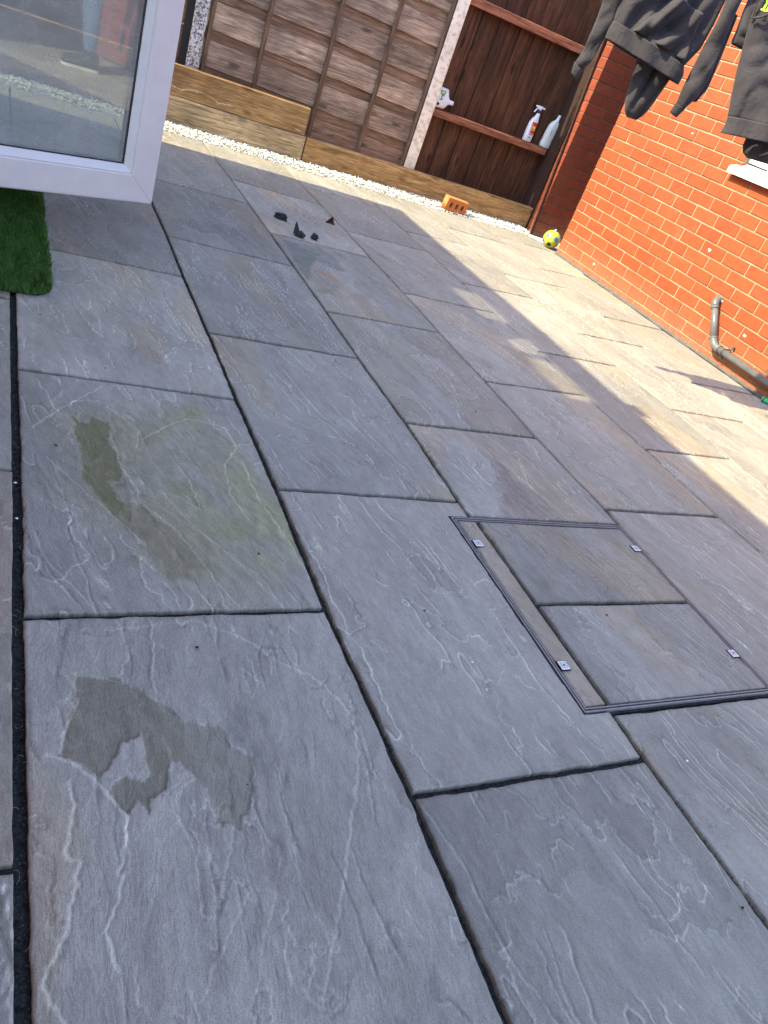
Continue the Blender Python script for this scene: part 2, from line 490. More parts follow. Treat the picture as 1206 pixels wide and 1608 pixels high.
TR = {'s0main':[[0.168,0.955],[0.223,0.947],[0.275,0.921],[0.308,0.882],[0.341,0.84],[0.406,0.822],[0.421,0.772],[0.45,0.759],[0.447,0.723],[0.43,0.664],[0.399,0.623],[0.368,0.639],[0.359,0.699],[0.315,0.76],[0.294,0.708],[0.272,0.694],[0.266,0.667],[0.252,0.689],[0.233,0.67],[0.22,0.683],[0.209,0.715],[0.238,0.74],[0.267,0.73],[0.277,0.747],[0.268,0.824],[0.246,0.813],[0.217,0.767],[0.2,0.743],[0.17,0.779],[0.142,0.786],[0.151,0.837],[0.169,0.895]],'s0b':[[0.464,0.897],[0.483,0.873],[0.503,0.783],[0.489,0.73],[0.46,0.684],[0.45,0.762],[0.414,0.835]],'s0c':[[0.447,0.615],[0.459,0.579],[0.437,0.515],[0.418,0.524]],'l0_0':[[0.233,1.065],[0.413,1.085],[0.496,1.037],[0.559,0.963],[0.617,0.925],[0.653,0.865],[0.671,0.808],[0.652,0.729],[0.61,0.636],[0.543,0.504],[0.506,0.438],[0.449,0.342]],'l0_1':[[0.123,0.792],[0.16,0.775],[0.203,0.719],[0.228,0.668],[0.227,0.631],[0.208,0.58],[0.219,0.578],[0.201,0.535],[0.186,0.504],[0.19,0.465],[0.197,0.45]],'l0_2':[[0.151,0.741],[0.157,0.696],[0.14,0.617],[0.159,0.609],[0.147,0.56],[0.134,0.503],[0.109,0.473],[0.106,0.451],[0.128,0.405]],'l0_3':[[0.298,0.668],[0.32,0.62],[0.323,0.573],[0.314,0.512],[0.32,0.492],[0.333,0.489],[0.36,0.551],[0.391,0.624]],'l0_4':[[0.489,0.73],[0.484,0.68],[0.477,0.604],[0.472,0.513],[0.479,0.467],[0.488,0.446]],'l0_5':[[0.383,0.511],[0.353,0.471],[0.315,0.42],[0.295,0.385]],'l0_6':[[0.269,0.603],[0.255,0.538],[0.233,0.498]],'l0_7':[[0.453,0.575],[0.428,0.502],[0.384,0.429],[0.375,0.393],[0.357,0.346]],'l0_8':[[0.168,0.955],[0.223,0.947],[0.275,0.921],[0.308,0.882],[0.341,0.84],[0.406,0.822],[0.421,0.772],[0.45,0.759],[0.447,0.723],[0.43,0.664],[0.399,0.623]],'l0_9':[[0.173,0.959],[0.172,0.895],[0.151,0.837],[0.142,0.786]],'l0_10':[[0.477,0.952],[0.506,0.914]],'l0_11':[[0.301,1.041],[0.344,1.01]],'s1a':[[0.224,1.833],[0.307,1.85],[0.305,1.711],[0.321,1.62],[0.33,1.509],[0.322,1.411],[0.282,1.43],[0.255,1.49],[0.227,1.558],[0.228,1.672]],'s1b':[[0.281,1.425],[0.346,1.475],[0.399,1.411],[0.44,1.326],[0.469,1.265],[0.435,1.224],[0.37,1.214],[0.332,1.301],[0.308,1.372]],'s1c':[[0.487,1.602],[0.525,1.554],[0.551,1.456],[0.601,1.412],[0.573,1.353],[0.5,1.35],[0.434,1.459],[0.417,1.53]],'s1d':[[0.583,1.648],[0.67,1.666],[0.707,1.643],[0.715,1.372],[0.71,1.248],[0.672,1.358],[0.617,1.413],[0.596,1.522]],'s1e':[[0.504,1.948],[0.558,2.013],[0.588,1.933],[0.539,1.898]],'s1f':[[0.391,1.784],[0.493,1.88],[0.495,1.841],[0.439,1.792]],'s1g':[[0.114,1.642],[0.217,1.711],[0.236,1.5],[0.162,1.55]],'l1_0':[[0.124,1.777],[0.19,1.879],[0.315,2.04]],'l1_1':[[0.153,1.648],[0.225,1.522],[0.315,1.373],[0.346,1.312]],'l1_2':[[0.309,1.798],[0.322,1.633],[0.348,1.547],[0.348,1.487],[0.421,1.379],[0.463,1.265],[0.478,1.205],[0.512,1.121]],'l1_3':[[0.327,1.909],[0.387,1.813],[0.369,1.722]],'l1_4':[[0.39,1.768],[0.502,1.882],[0.54,1.906],[0.639,1.877],[0.651,1.768],[0.596,1.671],[0.583,1.534],[0.612,1.425]],'l1_5':[[0.651,1.693],[0.656,1.541],[0.687,1.382],[0.707,1.217]],'l1_6':[[0.114,1.361],[0.139,1.257],[0.186,1.187],[0.219,1.119]],'l1_7':[[0.404,1.541],[0.455,1.414],[0.541,1.277],[0.613,1.119]],'l1_8':[[0.485,1.588],[0.493,1.464],[0.444,1.52]],'s2a':[[1.634,1.899],[1.651,1.772],[1.656,1.731],[1.689,1.597],[1.716,1.506],[1.438,1.487],[1.494,1.654]],'l2_0':[[1.552,1.998],[1.62,1.875],[1.651,1.772],[1.679,1.674],[1.725,1.562]],'s3dark':[[1.392,3.923],[1.611,3.954],[1.669,3.782],[1.642,3.612],[1.549,3.619],[1.519,3.717],[1.438,3.558],[1.362,3.359],[1.356,3.532]],'s3rust':[[1.466,3.528],[1.538,3.539],[1.567,3.411],[1.502,3.43]],'s3olive':[[1.363,3.228],[1.46,3.307],[1.472,3.215],[1.394,3.195]],'s4rust':[[1.625,0.744],[1.666,0.725],[1.666,0.695],[1.632,0.704]],'s4dot':[[1.269,0.528],[1.291,0.521],[1.284,0.507],[1.267,0.515]]}
# ================================================================== ground
JXP = {
 -1: [(-2, -.28), (7, -.28)],
 0: [(-2, .083), (.784, .083), (1.107, .084), (1.434, .088), (2.082, .084), (2.55, .083), (7, .084)],
 1: [(-2, .72), (.254, .719), (.629, .726), (1.112, .712), (1.58, .720), (2.061, .716), (3.067, .714), (3.551, .727), (3.993, .718), (7, .722)],
 2: [(-2, 1.335), (.268, 1.335), (.628, 1.321), (1.118, 1.335), (1.576, 1.308), (2.034, 1.332), (2.531, 1.323), (2.99, 1.345), (4.004, 1.350), (4.982, 1.343), (5.463, 1.312), (5.898, 1.324), (7, 1.33)],
 3: [(-2, 1.935), (1.12, 1.934), (1.586, 1.947), (2.048, 1.922), (2.511, 1.944), (2.996, 1.934), (3.483, 1.964), (3.981, 1.946), (4.441, 1.959), (4.929, 1.935), (7, 1.94)],
 4: [(-2, 2.57), (1.402, 2.572), (1.591, 2.552), (2.067, 2.562), (2.534, 2.537), (3.007, 2.560), (3.488, 2.543), (4.38, 2.54), (7, 2.54)],
 5: [(-2, 3.13), (1.825, 3.131), (2.076, 3.133), (2.54, 3.168), (3.009, 3.142), (3.452, 3.155), (3.93, 3.126), (7, 3.14)],
 6: [(-2, 3.72), (2.526, 3.723), (3.447, 3.733), (3.91, 3.729), (7, 3.73)],
 7: [(-2, 4.325), (7, 4.325)],
}
JS = {-1: -.28, 0: .084, 1: .719, 2: 1.330, 3: 1.941, 4: 2.552, 5: 3.145, 6: 3.729, 7: 4.325}
def JX(k, y):
    p = JXP[k]
    m_ = np.interp(y, [a for a, _ in p], [b for _, b in p])
    return JS[k] + (m_ - JS[k]) * np.interp(y, [1.0, 2.4], [.75, .35])
END = 5.902
CROSS = {   # (y at the left joint, y at the right joint)
 -1: [(-1.3, -1.3), (-.33, -.33), (.615, .615), (1.584, 1.584), (2.55, 2.55), (3.5, 3.5), (4.46, 4.46), (5.42, 5.42), (END, END)],
 0: [(-1.7, -1.7), (-.79, -.79), (.16, .16), (1.106, 1.112), (2.082, 2.061), (3.085, 3.067), (4.04, 4.02), (5.0, 4.99), (END, END)],
 1: [(-1.3, -1.3), (-.33, -.33), (.629, .628), (1.58, 1.576), (2.545, 2.531), (3.551, 3.517), (4.502, 4.491), (5.534, 5.463), (END, END)],
 2: [(-1.2, -1.2), (-.2, -.2), (.757, .757), (1.497, 1.497), (2.043, 2.048), (2.99, 2.996), (4.004, 3.981), (4.982, 4.929), (END, END)],
 3: [(-1.2, -1.2), (-.33, -.33), (.63, .63), (1.586, 1.591), (2.511, 2.534), (3.483, 3.477), (4.441, 4.432), (5.36, 5.35), (END, END)],
 4: [(-.85, -.85), (.16, .16), (1.12, 1.12), (2.067, 2.076), (3.004, 3.009), (3.914, 3.941), (4.831, 4.9), (END, END)],
 5: [(-.33, -.33), (.62, .62), (1.58, 1.58), (2.54, 2.526), (3.439, 3.447), (4.361, 4.40), (5.31, 5.32), (END, END)],
 6: [(-.8, -.8), (.16, .16), (1.12, 1.12), (2.06, 2.06), (2.98, 2.98), (3.91, 3.922), (4.791, 4.834), (5.5, 5.5), (END, END)],
}
# ground (soil) sheet, then the bedding the slabs lie on
gs = 60
tag(part("ground", [(-gs, -gs, -.09), (gs, -gs, -.09), (gs, gs, -.09), (-gs, gs, -.09)], [(0, 1, 2, 3)],
         mat_simple("soil", (0.09, 0.07, 0.05), 0.95, 0.1, 0, 0.3, 3)), kind='structure')
nx, ny = 260, 340
bx, by = np.meshgrid(np.linspace(-.29, 5.9, nx), np.linspace(-1.7, 5.89, ny))
bz = -.0125 + .004 * (fbm(bx * 40, by * 40, 3, 3) - .5)
bV = np.stack([bx.ravel(), by.ravel(), bz.ravel()], 1)
ii = np.arange(nx * ny).reshape(ny, nx)
bF = np.stack([ii[:-1, :-1].ravel(), ii[:-1, 1:].ravel(), ii[1:, 1:].ravel(), ii[1:, :-1].ravel()], 1)
patio = tag(part("patio", bV, bF, JOINT, None, (0, 0, 0), smooth=True), kind='structure')

def stainmask(x, y, poly, soft=.007, seed=5, wp=1.0):
    """1 inside a traced polygon, ragged edge"""
    wx = x + .034 * wp * (fbm(x * 30, y * 16, seed, 6, .7) - .5)
    wy = y + .090 * wp * (fbm(x * 34 + y * 9, y * 8, seed + 9, 6, .66) - .5)
    ins = inpoly(wx, wy, poly)
    d = seg_dist(wx, wy, list(poly) + [poly[0]])
    return np.clip(np.where(ins, .5 + d / soft, .5 - d / soft), 0, 1)

def lines(x, y, pts, wdt, seed=3):
    wx = x + .010 * (fbm(x * 70, y * 70, seed, 3) - .5)
    wy = y + .010 * (fbm(x * 70, y * 70, seed + 5, 3) - .5)
    d = seg_dist(wx, wy, pts)
    br = .35 + 1.3 * fbm(x * 55, y * 55, seed + 31, 3)
    return np.exp(-(d / (wdt * br)) ** 2)

def riven(x, y, seed, ang, amp, base, brown, hero=None):
    """height and colour of a cleft sandstone face (numpy arrays in, metres out)"""
    ca, sa = math.cos(ang), math.sin(ang)
    u = x * ca - y * sa; v = x * sa + y * ca           # v runs along the grain
    u = u + .035 * (fbm(u * 3, v * 2.2, seed + 50, 2) - .5) * 2
    wu = u + .026 * (fbm(u * 16, v * 14, seed + 60, 5, .62) - .5)
    q = fbm(wu * 8.5, v * 1.1, seed, 4, .5) * 7 + u * 9
    fl = np.floor(q); fr = q - fl
    if q.shape[0] > 2 and q.shape[1] > 2:
        gy = np.abs(np.gradient(q, axis=0)) / (np.abs(np.gradient(y, axis=0)) + 1e-6)
        gx = np.abs(np.gradient(q, axis=1)) / (np.abs(np.gradient(x, axis=1)) + 1e-6)
        gr = np.hypot(gx, gy) + .5
    else:
        gr = np.ones_like(q)
    dl = np.minimum(fr, 1 - fr) / gr
    wd = .0009 + .0022 * fbm(x * 45, y * 45, seed + 3, 3)
    edge = np.exp(-(dl / wd) ** 2)
    on = sstep(.44, .56, fbm(u * 11, v * 6, seed + 17, 3))
    hgt = .0016 * (sstep(.0, .10, fr) - fr) * on + .0020 * (fbm(u * 9, v * 3, seed + 7, 4) - .5)
    # broad flat layers, each of its own tone
    qq = fbm(u * 3.4 + .25 * fbm(x * 14, y * 14, seed + 101, 5, .6), v * 1.5 + .3 * fbm(x * 11, y * 11, seed + 102, 5, .6), seed + 103, 3) * 6
    ff = np.floor(qq); rr_ = qq - ff
    lay = ((np.sin(ff * 12.9898 + seed) * 43758.5453) % 1.0) - .5
    gy2 = np.abs(np.gradient(qq, axis=0)) / (np.abs(np.gradient(y, axis=0)) + 1e-6) if q.shape[0] > 2 else 1
    gx2 = np.abs(np.gradient(qq, axis=1)) / (np.abs(np.gradient(x, axis=1)) + 1e-6) if q.shape[1] > 2 else 1
    dl2 = np.minimum(rr_, 1 - rr_) / (np.hypot(gx2, gy2) + .5)
    vis = sstep(.40, .55, fbm(x * 7, y * 5, seed + 105, 3))
    e2 = np.exp(-(dl2 / (.0008 + .0024 * fbm(x * 50, y * 50, seed + 104, 3))) ** 2) * vis
    d2 = np.exp(-((dl2 - .0035) / .0022) ** 2) * (rr_ < .5) * vis
    hgt = hgt + .0022 * (sstep(0, .06, rr_) - rr_) * vis
    k = fbm(u * 22, v * 6, seed + 23, 4)
    k2 = fbm(u * 80, v * 26, seed + 29, 3)
    low = fbm(x * 2.6, y * 2.0, seed + 41, 3)
    t = 1.35 * base * (1 + .17 * lay + .55 * amp * e2 - .22 * d2) * (1 + .30 * (k - .5) + .22 * (k2 - .5) + .36 * (low - .5))
    pal = edge * on * amp
    r = 1.14 * t * (1 + .80 * pal); g = 1.005 * t * (1 + .79 * pal); b = .82 * t * (1 + .78 * pal)
    sh = np.exp(-((dl - .004) / .003) ** 2) * (fr < .5) * on * .25  # thin shadow painted along one side of each cleft edge
    r, g, b = r * (1 - sh), g * (1 - sh), b * (1 - sh)
    bm = sstep(.52, .70, fbm(u * 5, v * 1.6, seed + 71, 3)) * brown
    r = r * (1 + .12 * bm); g = g * (1 - .03 * bm); b = b * (1 - .22 * bm)
    if hero is not None:
        for poly, colr, f, dep in hero.get('stains', []):
            crisp = poly is TR['s0main']
            mk = stainmask(x, y, poly, .004 if crisp else (.11 if poly is BIG else (.006 if poly is TR['s1a'] else .014)), wp=.45 if crisp else 1.0)
            if crisp:
                lip = mk * (1 - stainmask(x + .003, y - .004, poly, .004, wp=.45))
                r = r * (1 - .45 * lip); g = g * (1 - .45 * lip); b = b * (1 - .45 * lip)
            mk2 = mk * f * (.34 + .75 * sstep(.25, .62, fbm(u * 17 + 3 * fbm(x * 20, y * 20, 77, 3), v * 5, seed + 81, 5, .6)))
            if poly is TR['s0main']: mk2 = mk * f * (.8 + .4 * (k - .5)) * (1 - .42 * sstep(.30, .37, x + .04 * (fbm(x * 30, y * 12, 5, 3) - .5)))
            mk2 = np.clip(mk2, 0, 1)
            tex = (1 + .5 * (k2 - .5))
            r = r * (1 - mk2) + colr[0] * tex * mk2; g = g * (1 - mk2) + colr[1] * tex * mk2; b = b * (1 - mk2) + colr[2] * tex * mk2
            hgt = hgt - dep * mk
        for pts, wdt, st in hero.get('lines', []):
            lm = lines(x, y, pts, wdt * .75) * st
            r = r * (1 + 1.0 * lm); g = g * (1 + .98 * lm); b = b * (1 + .96 * lm)
            hgt = hgt + .0012 * lm
            # shallow groove beside the pale lip, its thin shadow painted dark
            lm2 = lines(x - .0045, y, pts, wdt * .55) * st
            r = r * (1 - .38 * lm2); g = g * (1 - .38 * lm2); b = b * (1 - .38 * lm2); hgt = hgt - .0012 * lm2
    spk = sstep(.80, .86, vn(x * 160, y * 160, seed + 91)) * sstep(.5, .6, vn(x * 9, y * 9, seed + 92))
    r, g, b = r * (1 - .12 * spk), g * (1 - .12 * spk), b * (1 - .12 * spk)
    return hgt, np.stack([r, g, b], -1), np.stack([u, v], -1)

def slab_grid(x0f, x1f, yb, yt, seed, cell, parent, name="paving_slab", base=(.20), ang=0.0, amp=.5, brown=.3, hero=None, cut=None, zoff=0.0, ragged=1.0):
    w_ = float(x1f(np.array((yb[0] + yt[0]) / 2)) - x0f(np.array((yb[0] + yt[0]) / 2)))
    h_ = (yt[0] + yt[1] - yb[0] - yb[1]) / 2
    nu = max(4, int(w_ / cell)); nv = max(4, int(h_ / cell))
    # rows close to the border so that the arris is crisp
    def spaced(n, L):
        a = np.linspace(0, 1, n + 1)
        e = min(.006 / L, .2)
        return np.unique(np.concatenate([[0, e * .4, e, 1 - e, 1 - e * .4, 1], a[(a > e * 1.3) & (a < 1 - e * 1.3)]]))
    uu, vv = np.meshgrid(spaced(nu, w_), spaced(nv, h_))
    y0 = yb[0] + (yb[1] - yb[0]) * uu; y1 = yt[0] + (yt[1] - yt[0]) * uu
    y = y0 + (y1 - y0) * vv
    x = x0f(y) + (x1f(y) - x0f(y)) * uu
    # hand-dressed, wandering edges
    rg = (.0026 if cell < .0045 else .0016) * ragged
    fl = np.exp(-uu * w_ / .03); fr_ = np.exp(-(1 - uu) * w_ / .03); fb = np.exp(-vv * h_ / .03); ft = np.exp(-(1 - vv) * h_ / .03)
    x = x + fl * rg * 2 * (fbm(y * 28, y * 0 + 1.3, seed + 1, 4) - .35) - fr_ * rg * 2 * (fbm(y * 28, y * 0 + 4.3, seed + 2, 4) - .35)
    y = y + fb * rg * 2 * (fbm(x * 28, x * 0 + 7.3, seed + 3, 4) - .35) - ft * rg * 2 * (fbm(x * 28, x * 0 + 9.3, seed + 4, 4) - .35)
    hgt, colr, uv = riven(x, y, seed, ang, amp, base, brown, hero)
    de = np.minimum(np.minimum(uu * w_, (1 - uu) * w_), np.minimum(vv * h_, (1 - vv) * h_))
    rnd_ = (.0026 if cell < .0045 else .0012) * (.6 + .8 * fbm(x * 30, y * 30, seed + 12, 3))
    z = hgt - np.clip(1 - de / .005, 0, 1) ** 2 * rnd_ + zoff
    # tone darkens towards the arris
    ed = np.clip(1 - de / .012, 0, 1) * .16 * (fbm(x * 40, y * 40, seed + 13, 3) + .3)
    colr = colr * (1 - ed)[..., None]
    rows, cols = x.shape
    V = np.stack([x.ravel(), y.ravel(), z.ravel()], 1)
    C = colr.reshape(-1, 3); UV = uv.reshape(-1, 2)
    id_ = np.arange(rows * cols).reshape(rows, cols)
    F = np.stack([id_[:-1, :-1].ravel(), id_[:-1, 1:].ravel(), id_[1:, 1:].ravel(), id_[1:, :-1].ravel()], 1)
    if cut is not None:
        cx = V[F].mean(axis=1)
        keep = ~((cx[:, 0] > cut[0]) & (cx[:, 0] < cut[1]) & (cx[:, 1] > cut[2]) & (cx[:, 1] < cut[3]))
        F = F[keep]
    ring = np.concatenate([id_[0, :], id_[1:, -1], id_[-1, -2::-1], id_[-2:0:-1, 0]])
    n0 = len(V); RB = V[ring].copy(); RB[:, 2] = -.03
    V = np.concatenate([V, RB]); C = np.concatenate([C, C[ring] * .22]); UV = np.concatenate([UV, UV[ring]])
    rb = n0 + np.arange(len(ring)); nr = np.roll(ring, -1); nrb = np.roll(rb, -1)
    if cut is not None:
        midp = (V[ring] + V[nr]) / 2
        kp = ~((midp[:, 0] > cut[0]) & (midp[:, 0] < cut[1]) & (midp[:, 1] > cut[2]) & (midp[:, 1] < cut[3]))
    else: kp = np.ones(len(ring), bool)
    SF = np.stack([ring, rb, nrb, nr], 1)[kp]
    F = np.concatenate([F, SF])
    return part(name, V, F, STONE, parent, (float(V[:n0, 0].mean()), float(V[:n0, 1].mean()), 0), smooth=True, uv=UV, color=C)

OLV = (.185, .162, .080); OLV2 = (.270, .245, .135); BRN = (.245, .205, .130); RST = (.32, .21, .10); YEL = (.30, .272, .155); DRK = (.168, .140, .086)
BIG = [(.2, 1.87), (.6, 2.0), (.69, 1.75), (.705, 1.28), (.6, 1.17), (.45, 1.15), (.3, 1.3), (.19, 1.5)]
HERO = {
 (0, 2): dict(stains=[(TR['s0main'], DRK, .88, .0022), (TR['s0b'], (.225, .205, .165), .55, .0008), (TR['s0c'], (.22, .17, .145), .5, 0)],
              lines=[(TR['l0_0'], .0042, .42), (TR['l0_1'], .0045, .62), (TR['l0_2'], .0050, .66), (TR['l0_3'], .0030, .4), (TR['l0_4'], .0022, .32),
                     (TR['l0_5'], .0028, .33), (TR['l0_6'], .0020, .25), (TR['l0_7'], .0022, .28), (TR['l0_8'], .0028, .35), (TR['l0_9'], .0035, .5), (TR['l0_10'], .003, .4), (TR['l0_11'], .003, .3)]),
 (0, 3): dict(stains=[(BIG, (.290, .250, .155), .82, 0), (TR['s1g'], (.25, .225, .185), .45, 0), (TR['s1b'], BRN, .95, .0012), (TR['s1a'], OLV, 1.05, .0018), (TR['s1c'], OLV2, .85, .0008),
                      (TR['s1d'], YEL, .9, .0008), (TR['s1e'], OLV2, .8, .0008), (TR['s1f'], OLV2, .65, .0008)],
              lines=[(TR['l1_0'], .0035, .5), (TR['l1_1'], .0032, .45), (TR['l1_2'], .0034, .45), (TR['l1_3'], .003, .4), (TR['l1_4'], .0036, .55), (TR['l1_5'], .0032, .5),
                     (TR['l1_6'], .0034, .5), (TR['l1_7'], .0026, .4), (TR['l1_8'], .0028, .5)]),
 (2, 3): dict(stains=[(TR['s2a'], (.215, .172, .140), .9, .0012)], lines=[(TR['l2_0'], .0030, .6)]),
 (2, 1): dict(stains=[(TR['s4rust'], (.24, .18, .11), .6, 0), ], lines=[]),
 (2, 5): dict(stains=[(TR['s3dark'], (.150, .145, .120), .9, .0008), (TR['s3rust'], (.30, .18, .08), 1.0, 0), (TR['s3olive'], (.21, .18, .10), .9, 0)], lines=[]),
}
ANG = {(0, 2): .04, (0, 3): -.26, (0, 4): -.2, (1, 1): -.14, (1, 2): -.12, (1, 3): -.2, (2, 1): -.2, (2, 3): -.15, (3, 2): -.25}
TONE = {(0, 2): .200, (0, 3): .212, (0, 4): .205, (0, 5): .150, (1, 1): .160, (1, 2): .188, (1, 3): .185, (1, 4): .155, (1, 5): .140, (1, 6): .150, (2, 1): .185,
        (2, 3): .175, (2, 4): .158, (2, 5): .162, (2, 6): .188, (2, 7): .165, (3, 1): .18, (3, 2): .172, (3, 3): .165, (3, 4): .175, (3, 5): .18, (3, 6): .16, (4, 3): .17, (4, 4): .165}
TRAY = (1.2375, 1.944, .757, 1.497)
GAP = {-1: .012, 0: .0190, 1: .0130, 2: .0128, 3: .0108, 4: .0104, 5: .0100, 6: .0100, 7: .006}
rs = random.Random(11)
for k in range(-1, 7):
    cr = CROSS[k]
    for j in range(len(cr) - 1):
        if k == 2 and j == 2: continue          # the recessed access cover lies here
        hg = .0068 if cr[j][0] < 3.2 else .0064
        yb = (cr[j][0] + hg, cr[j][1] + hg); yt = (cr[j + 1][0] - hg, cr[j + 1][1] - hg)
        cxm = float(JX(k, (yb[0] + yt[0]) / 2)) + .3
        dist = math.sqrt(cxm ** 2 + max(.2, (yb[0] + yt[0]) / 2) ** 2 + 1.1)
        cell = min(.014, max(.0028, dist / 760 * 1.15))
        if yt[0] < .1: cell = .014
        if k == -1: cell = max(cell, .006) if yt[0] < 2.6 else .014
        key = (k, j)
        hero = HERO.get(key)
        seed = rs.randrange(1, 9999)
        base = TONE.get(key, rs.uniform(.165, .205))
        if k >= 4: base = rs.uniform(.158, .180)
        if yb[0] > 4.4 and k < 4: base = max(base, .165)
        ang = ANG.get(key, rs.uniform(-.38, -.1))
        if hero is not None and cell > .0028: cell = max(.0028, cell * .8)
        g0, g1 = GAP[k] / 2, GAP[k + 1] / 2
        if yb[0] > 3.8: g0, g1 = min(g0, .005), min(g1, .005)
        if k == -1: g0 = 0
        cut = None
        if k == 1 and j == 2: cut = TRAY
        slab_grid(lambda y, k=k, g=g0: JX(k, y) + g, lambda y, k=k, g=g1: JX(k + 1, y) - g, yb, yt, seed, cell, patio,
                  base=base, ang=ang, amp=(.55 if key == (0, 2) else rs.uniform(.65, 1.05)), brown=rs.uniform(0, .8), hero=hero, cut=cut,
                  zoff=rs.uniform(-.0012, .0012), ragged=1.2 if cell < .005 else 1.0)
# the side passage beyond the end of the extension wall
for j, (a, b) in enumerate([(4.331, 4.93), (4.94, 5.55)]):
    slab_grid(lambda y, a=a: a + 0 * y, lambda y, b=b: b + 0 * y, (5.0, 5.0), (END, END), 700 + j, .014, patio, base=.18, ang=.3)

# small dark pointing crumbs and grass wisps caught in the widest joint, chips on the slabs
rs = random.Random(5)
def octa(c, r, sq=.6, rot=0.0):
    cx, cy, cz = c
    V = []
    for dx, dy, dz in ((1, 0, 0), (0, 1, 0), (-1, 0, 0), (0, -1, 0), (0, 0, 1), (0, 0, -1)):
        f = rs.uniform(.6, 1.25)
        X, Y = dx * math.cos(rot) - dy * math.sin(rot), dx * math.sin(rot) + dy * math.cos(rot)
        V.append((cx + X * r * f, cy + Y * r * f * .8, cz + dz * r * f * sq))
    return V, [(0, 1, 4), (1, 2, 4), (2, 3, 4), (3, 0, 4), (1, 0, 5), (2, 1, 5), (3, 2, 5), (0, 3, 5)]
cr_ = []
for i in range(1500):
    y = rs.uniform(.3, 2.6)
    cr_.append(octa((float(JX(0, y)) + rs.uniform(-.012, .012), y, -.009 + rs.uniform(0, .004)), rs.uniform(.0012, .0034), .7, rs.uniform(0, 6)))
for i in range(1500):
    k = rs.choice([1, 2, 2, 1, 3]); y = rs.uniform(.2, 3.2)
    cr_.append(octa((float(JX(k, y)) + rs.uniform(-.008, .008), y, -.009 + rs.uniform(0, .003)), rs.uniform(.0012, .003), .7, rs.uniform(0, 6)))
V, F = merge(*cr_)
tag(part("joint_crumbs", V, F, mat_simple("joint_crumb", (.035, .033, .028), .9, .2, 0, .8, 300), None, (0, 1, 0)), "dark crumbs of loose pointing lying in the joints between the slabs", "grit", kind='stuff')
wv = []
for i in range(22):
    y = rs.uniform(.3, 2.0); x = float(JX(0, y)) + rs.uniform(-.008, .008); a = rs.uniform(0, 6.28); L = rs.uniform(.006, .016)
    p = [(x + math.cos(a + t * .5) * L * t, y + math.sin(a + t * .5) * L * t, -.005 + .003 * math.sin(t * 3)) for t in (0, .35, .7, 1.0)]
    wv.append(tube(p, .00045, 4))
V, F = merge(*wv)
tag(part("dry_stems", V, F, mat_simple("straw", (.16, .14, .09), .8), None, (0, 1, 0)), "pale dry wisps of stem caught in the black joint at the left", "litter", kind='stuff')
ch = []
for (x, y) in [(1.4376, .6072), (.085, 1.40), (.083, 1.53), (1.02, .93)]:
    ch.append(octa((x, y, .003), .0048, .5, rs.uniform(0, 6)))
for i in range(26):
    ch.append(octa((rs.uniform(3.3, 4.2), rs.uniform(2.2, 5.6), .002), rs.uniform(.0016, .0035), .5))
V, F = merge(*ch)
tag(part("white_chips", V, F, WHITEP, None, (1, 1, 0)), "tiny white chips of stone scattered over the grey slabs", "grit", kind='stuff')
ch = []
for (x, y) in [(.60, 1.30), (.175, 1.70), (.40, 1.01), (1.30, .30), (.97, 1.10), (1.02, 1.85), (.30, 2.32), (.33, 2.15), (.16, 2.46), (2.05, 1.95), (1.72, 2.2), (1.55, 1.07), (1.66, 1.47), (1.88, .55)]:
    ch.append(octa((x, y, .003), rs.uniform(.003, .0048), .6, rs.uniform(0, 6)))
for i in range(60):
    ch.append(octa((rs.uniform(.2, 3), rs.uniform(.4, 5), .002), rs.uniform(.001, .0026), .6))
V, F = merge(*ch)
tag(part("dark_crumbs", V, F, JOINT, None, (1, 1, 0)), "tiny dark crumbs scattered over the grey slabs", "grit", kind='stuff')

# ------------------------------------------------------------------ recessed access cover
cover = thing("access_cover", (1.59, 1.127, 0), "recessed drain access cover inlaid with grey sandstone pieces inside double metal edging", "drain cover")
def ring(x0, x1, y0, y1, t, z0, z1):
    return merge(box(x0, x1, y0, y0 + t, z0, z1), box(x0, x1, y1 - t, y1, z0, z1), box(x0, x0 + t, y0 + t, y1 - t, z0, z1), box(x1 - t, x1, y0 + t, y1 - t, z0, z1))
V, F = ring(1.2445, 1.9405, .764, 1.4915, .0042, -.03, .0015); part("outer_frame", V, F, STEEL, cover, (1.59, 1.127, 0))
V, F = ring(1.2535, 1.9315, .773, 1.4825, .0036, -.03, .0005); part("tray_edge", V, F, STEEL, cover, (1.59, 1.127, 0))
V, F = box(1.258, 1.927, .7775, 1.478, -.03, -.012); part("tray_bed", V, F, JOINT, cover, (1.59, 1.127, 0))
V, F = ring(1.2487, 1.9363, .7682, 1.4873, .0048, -.03, -.006); part("frame_gap", V, F, BLACK, cover, (1.59, 1.127, 0))
V, F = ring(1.230, 1.9445, .7575, 1.4980, .0140, -.028, -.0062); part("mortar_surround", V, F, JOINT, cover, (1.59, 1.127, 0))
def cslab(x0, x1, y0, y1, seed, base, ang, cut=None):
    return slab_grid(lambda y: x0 + 0 * y, lambda y: x1 + 0 * y, (y0, y0), (y1, y1), seed, .0032, cover, name="inlaid_slab", base=base, ang=ang, amp=.5, brown=.6, cut=cut, ragged=.7)
cslab(1.2615, 1.3250, .782, 1.474, 811, .178, -.1)
cslab(1.3390, 1.9250, .782, 1.112, 822, .168, -.2)
cslab(1.3390, 1.9250, 1.126, 1.474, 835, .160, -.25)
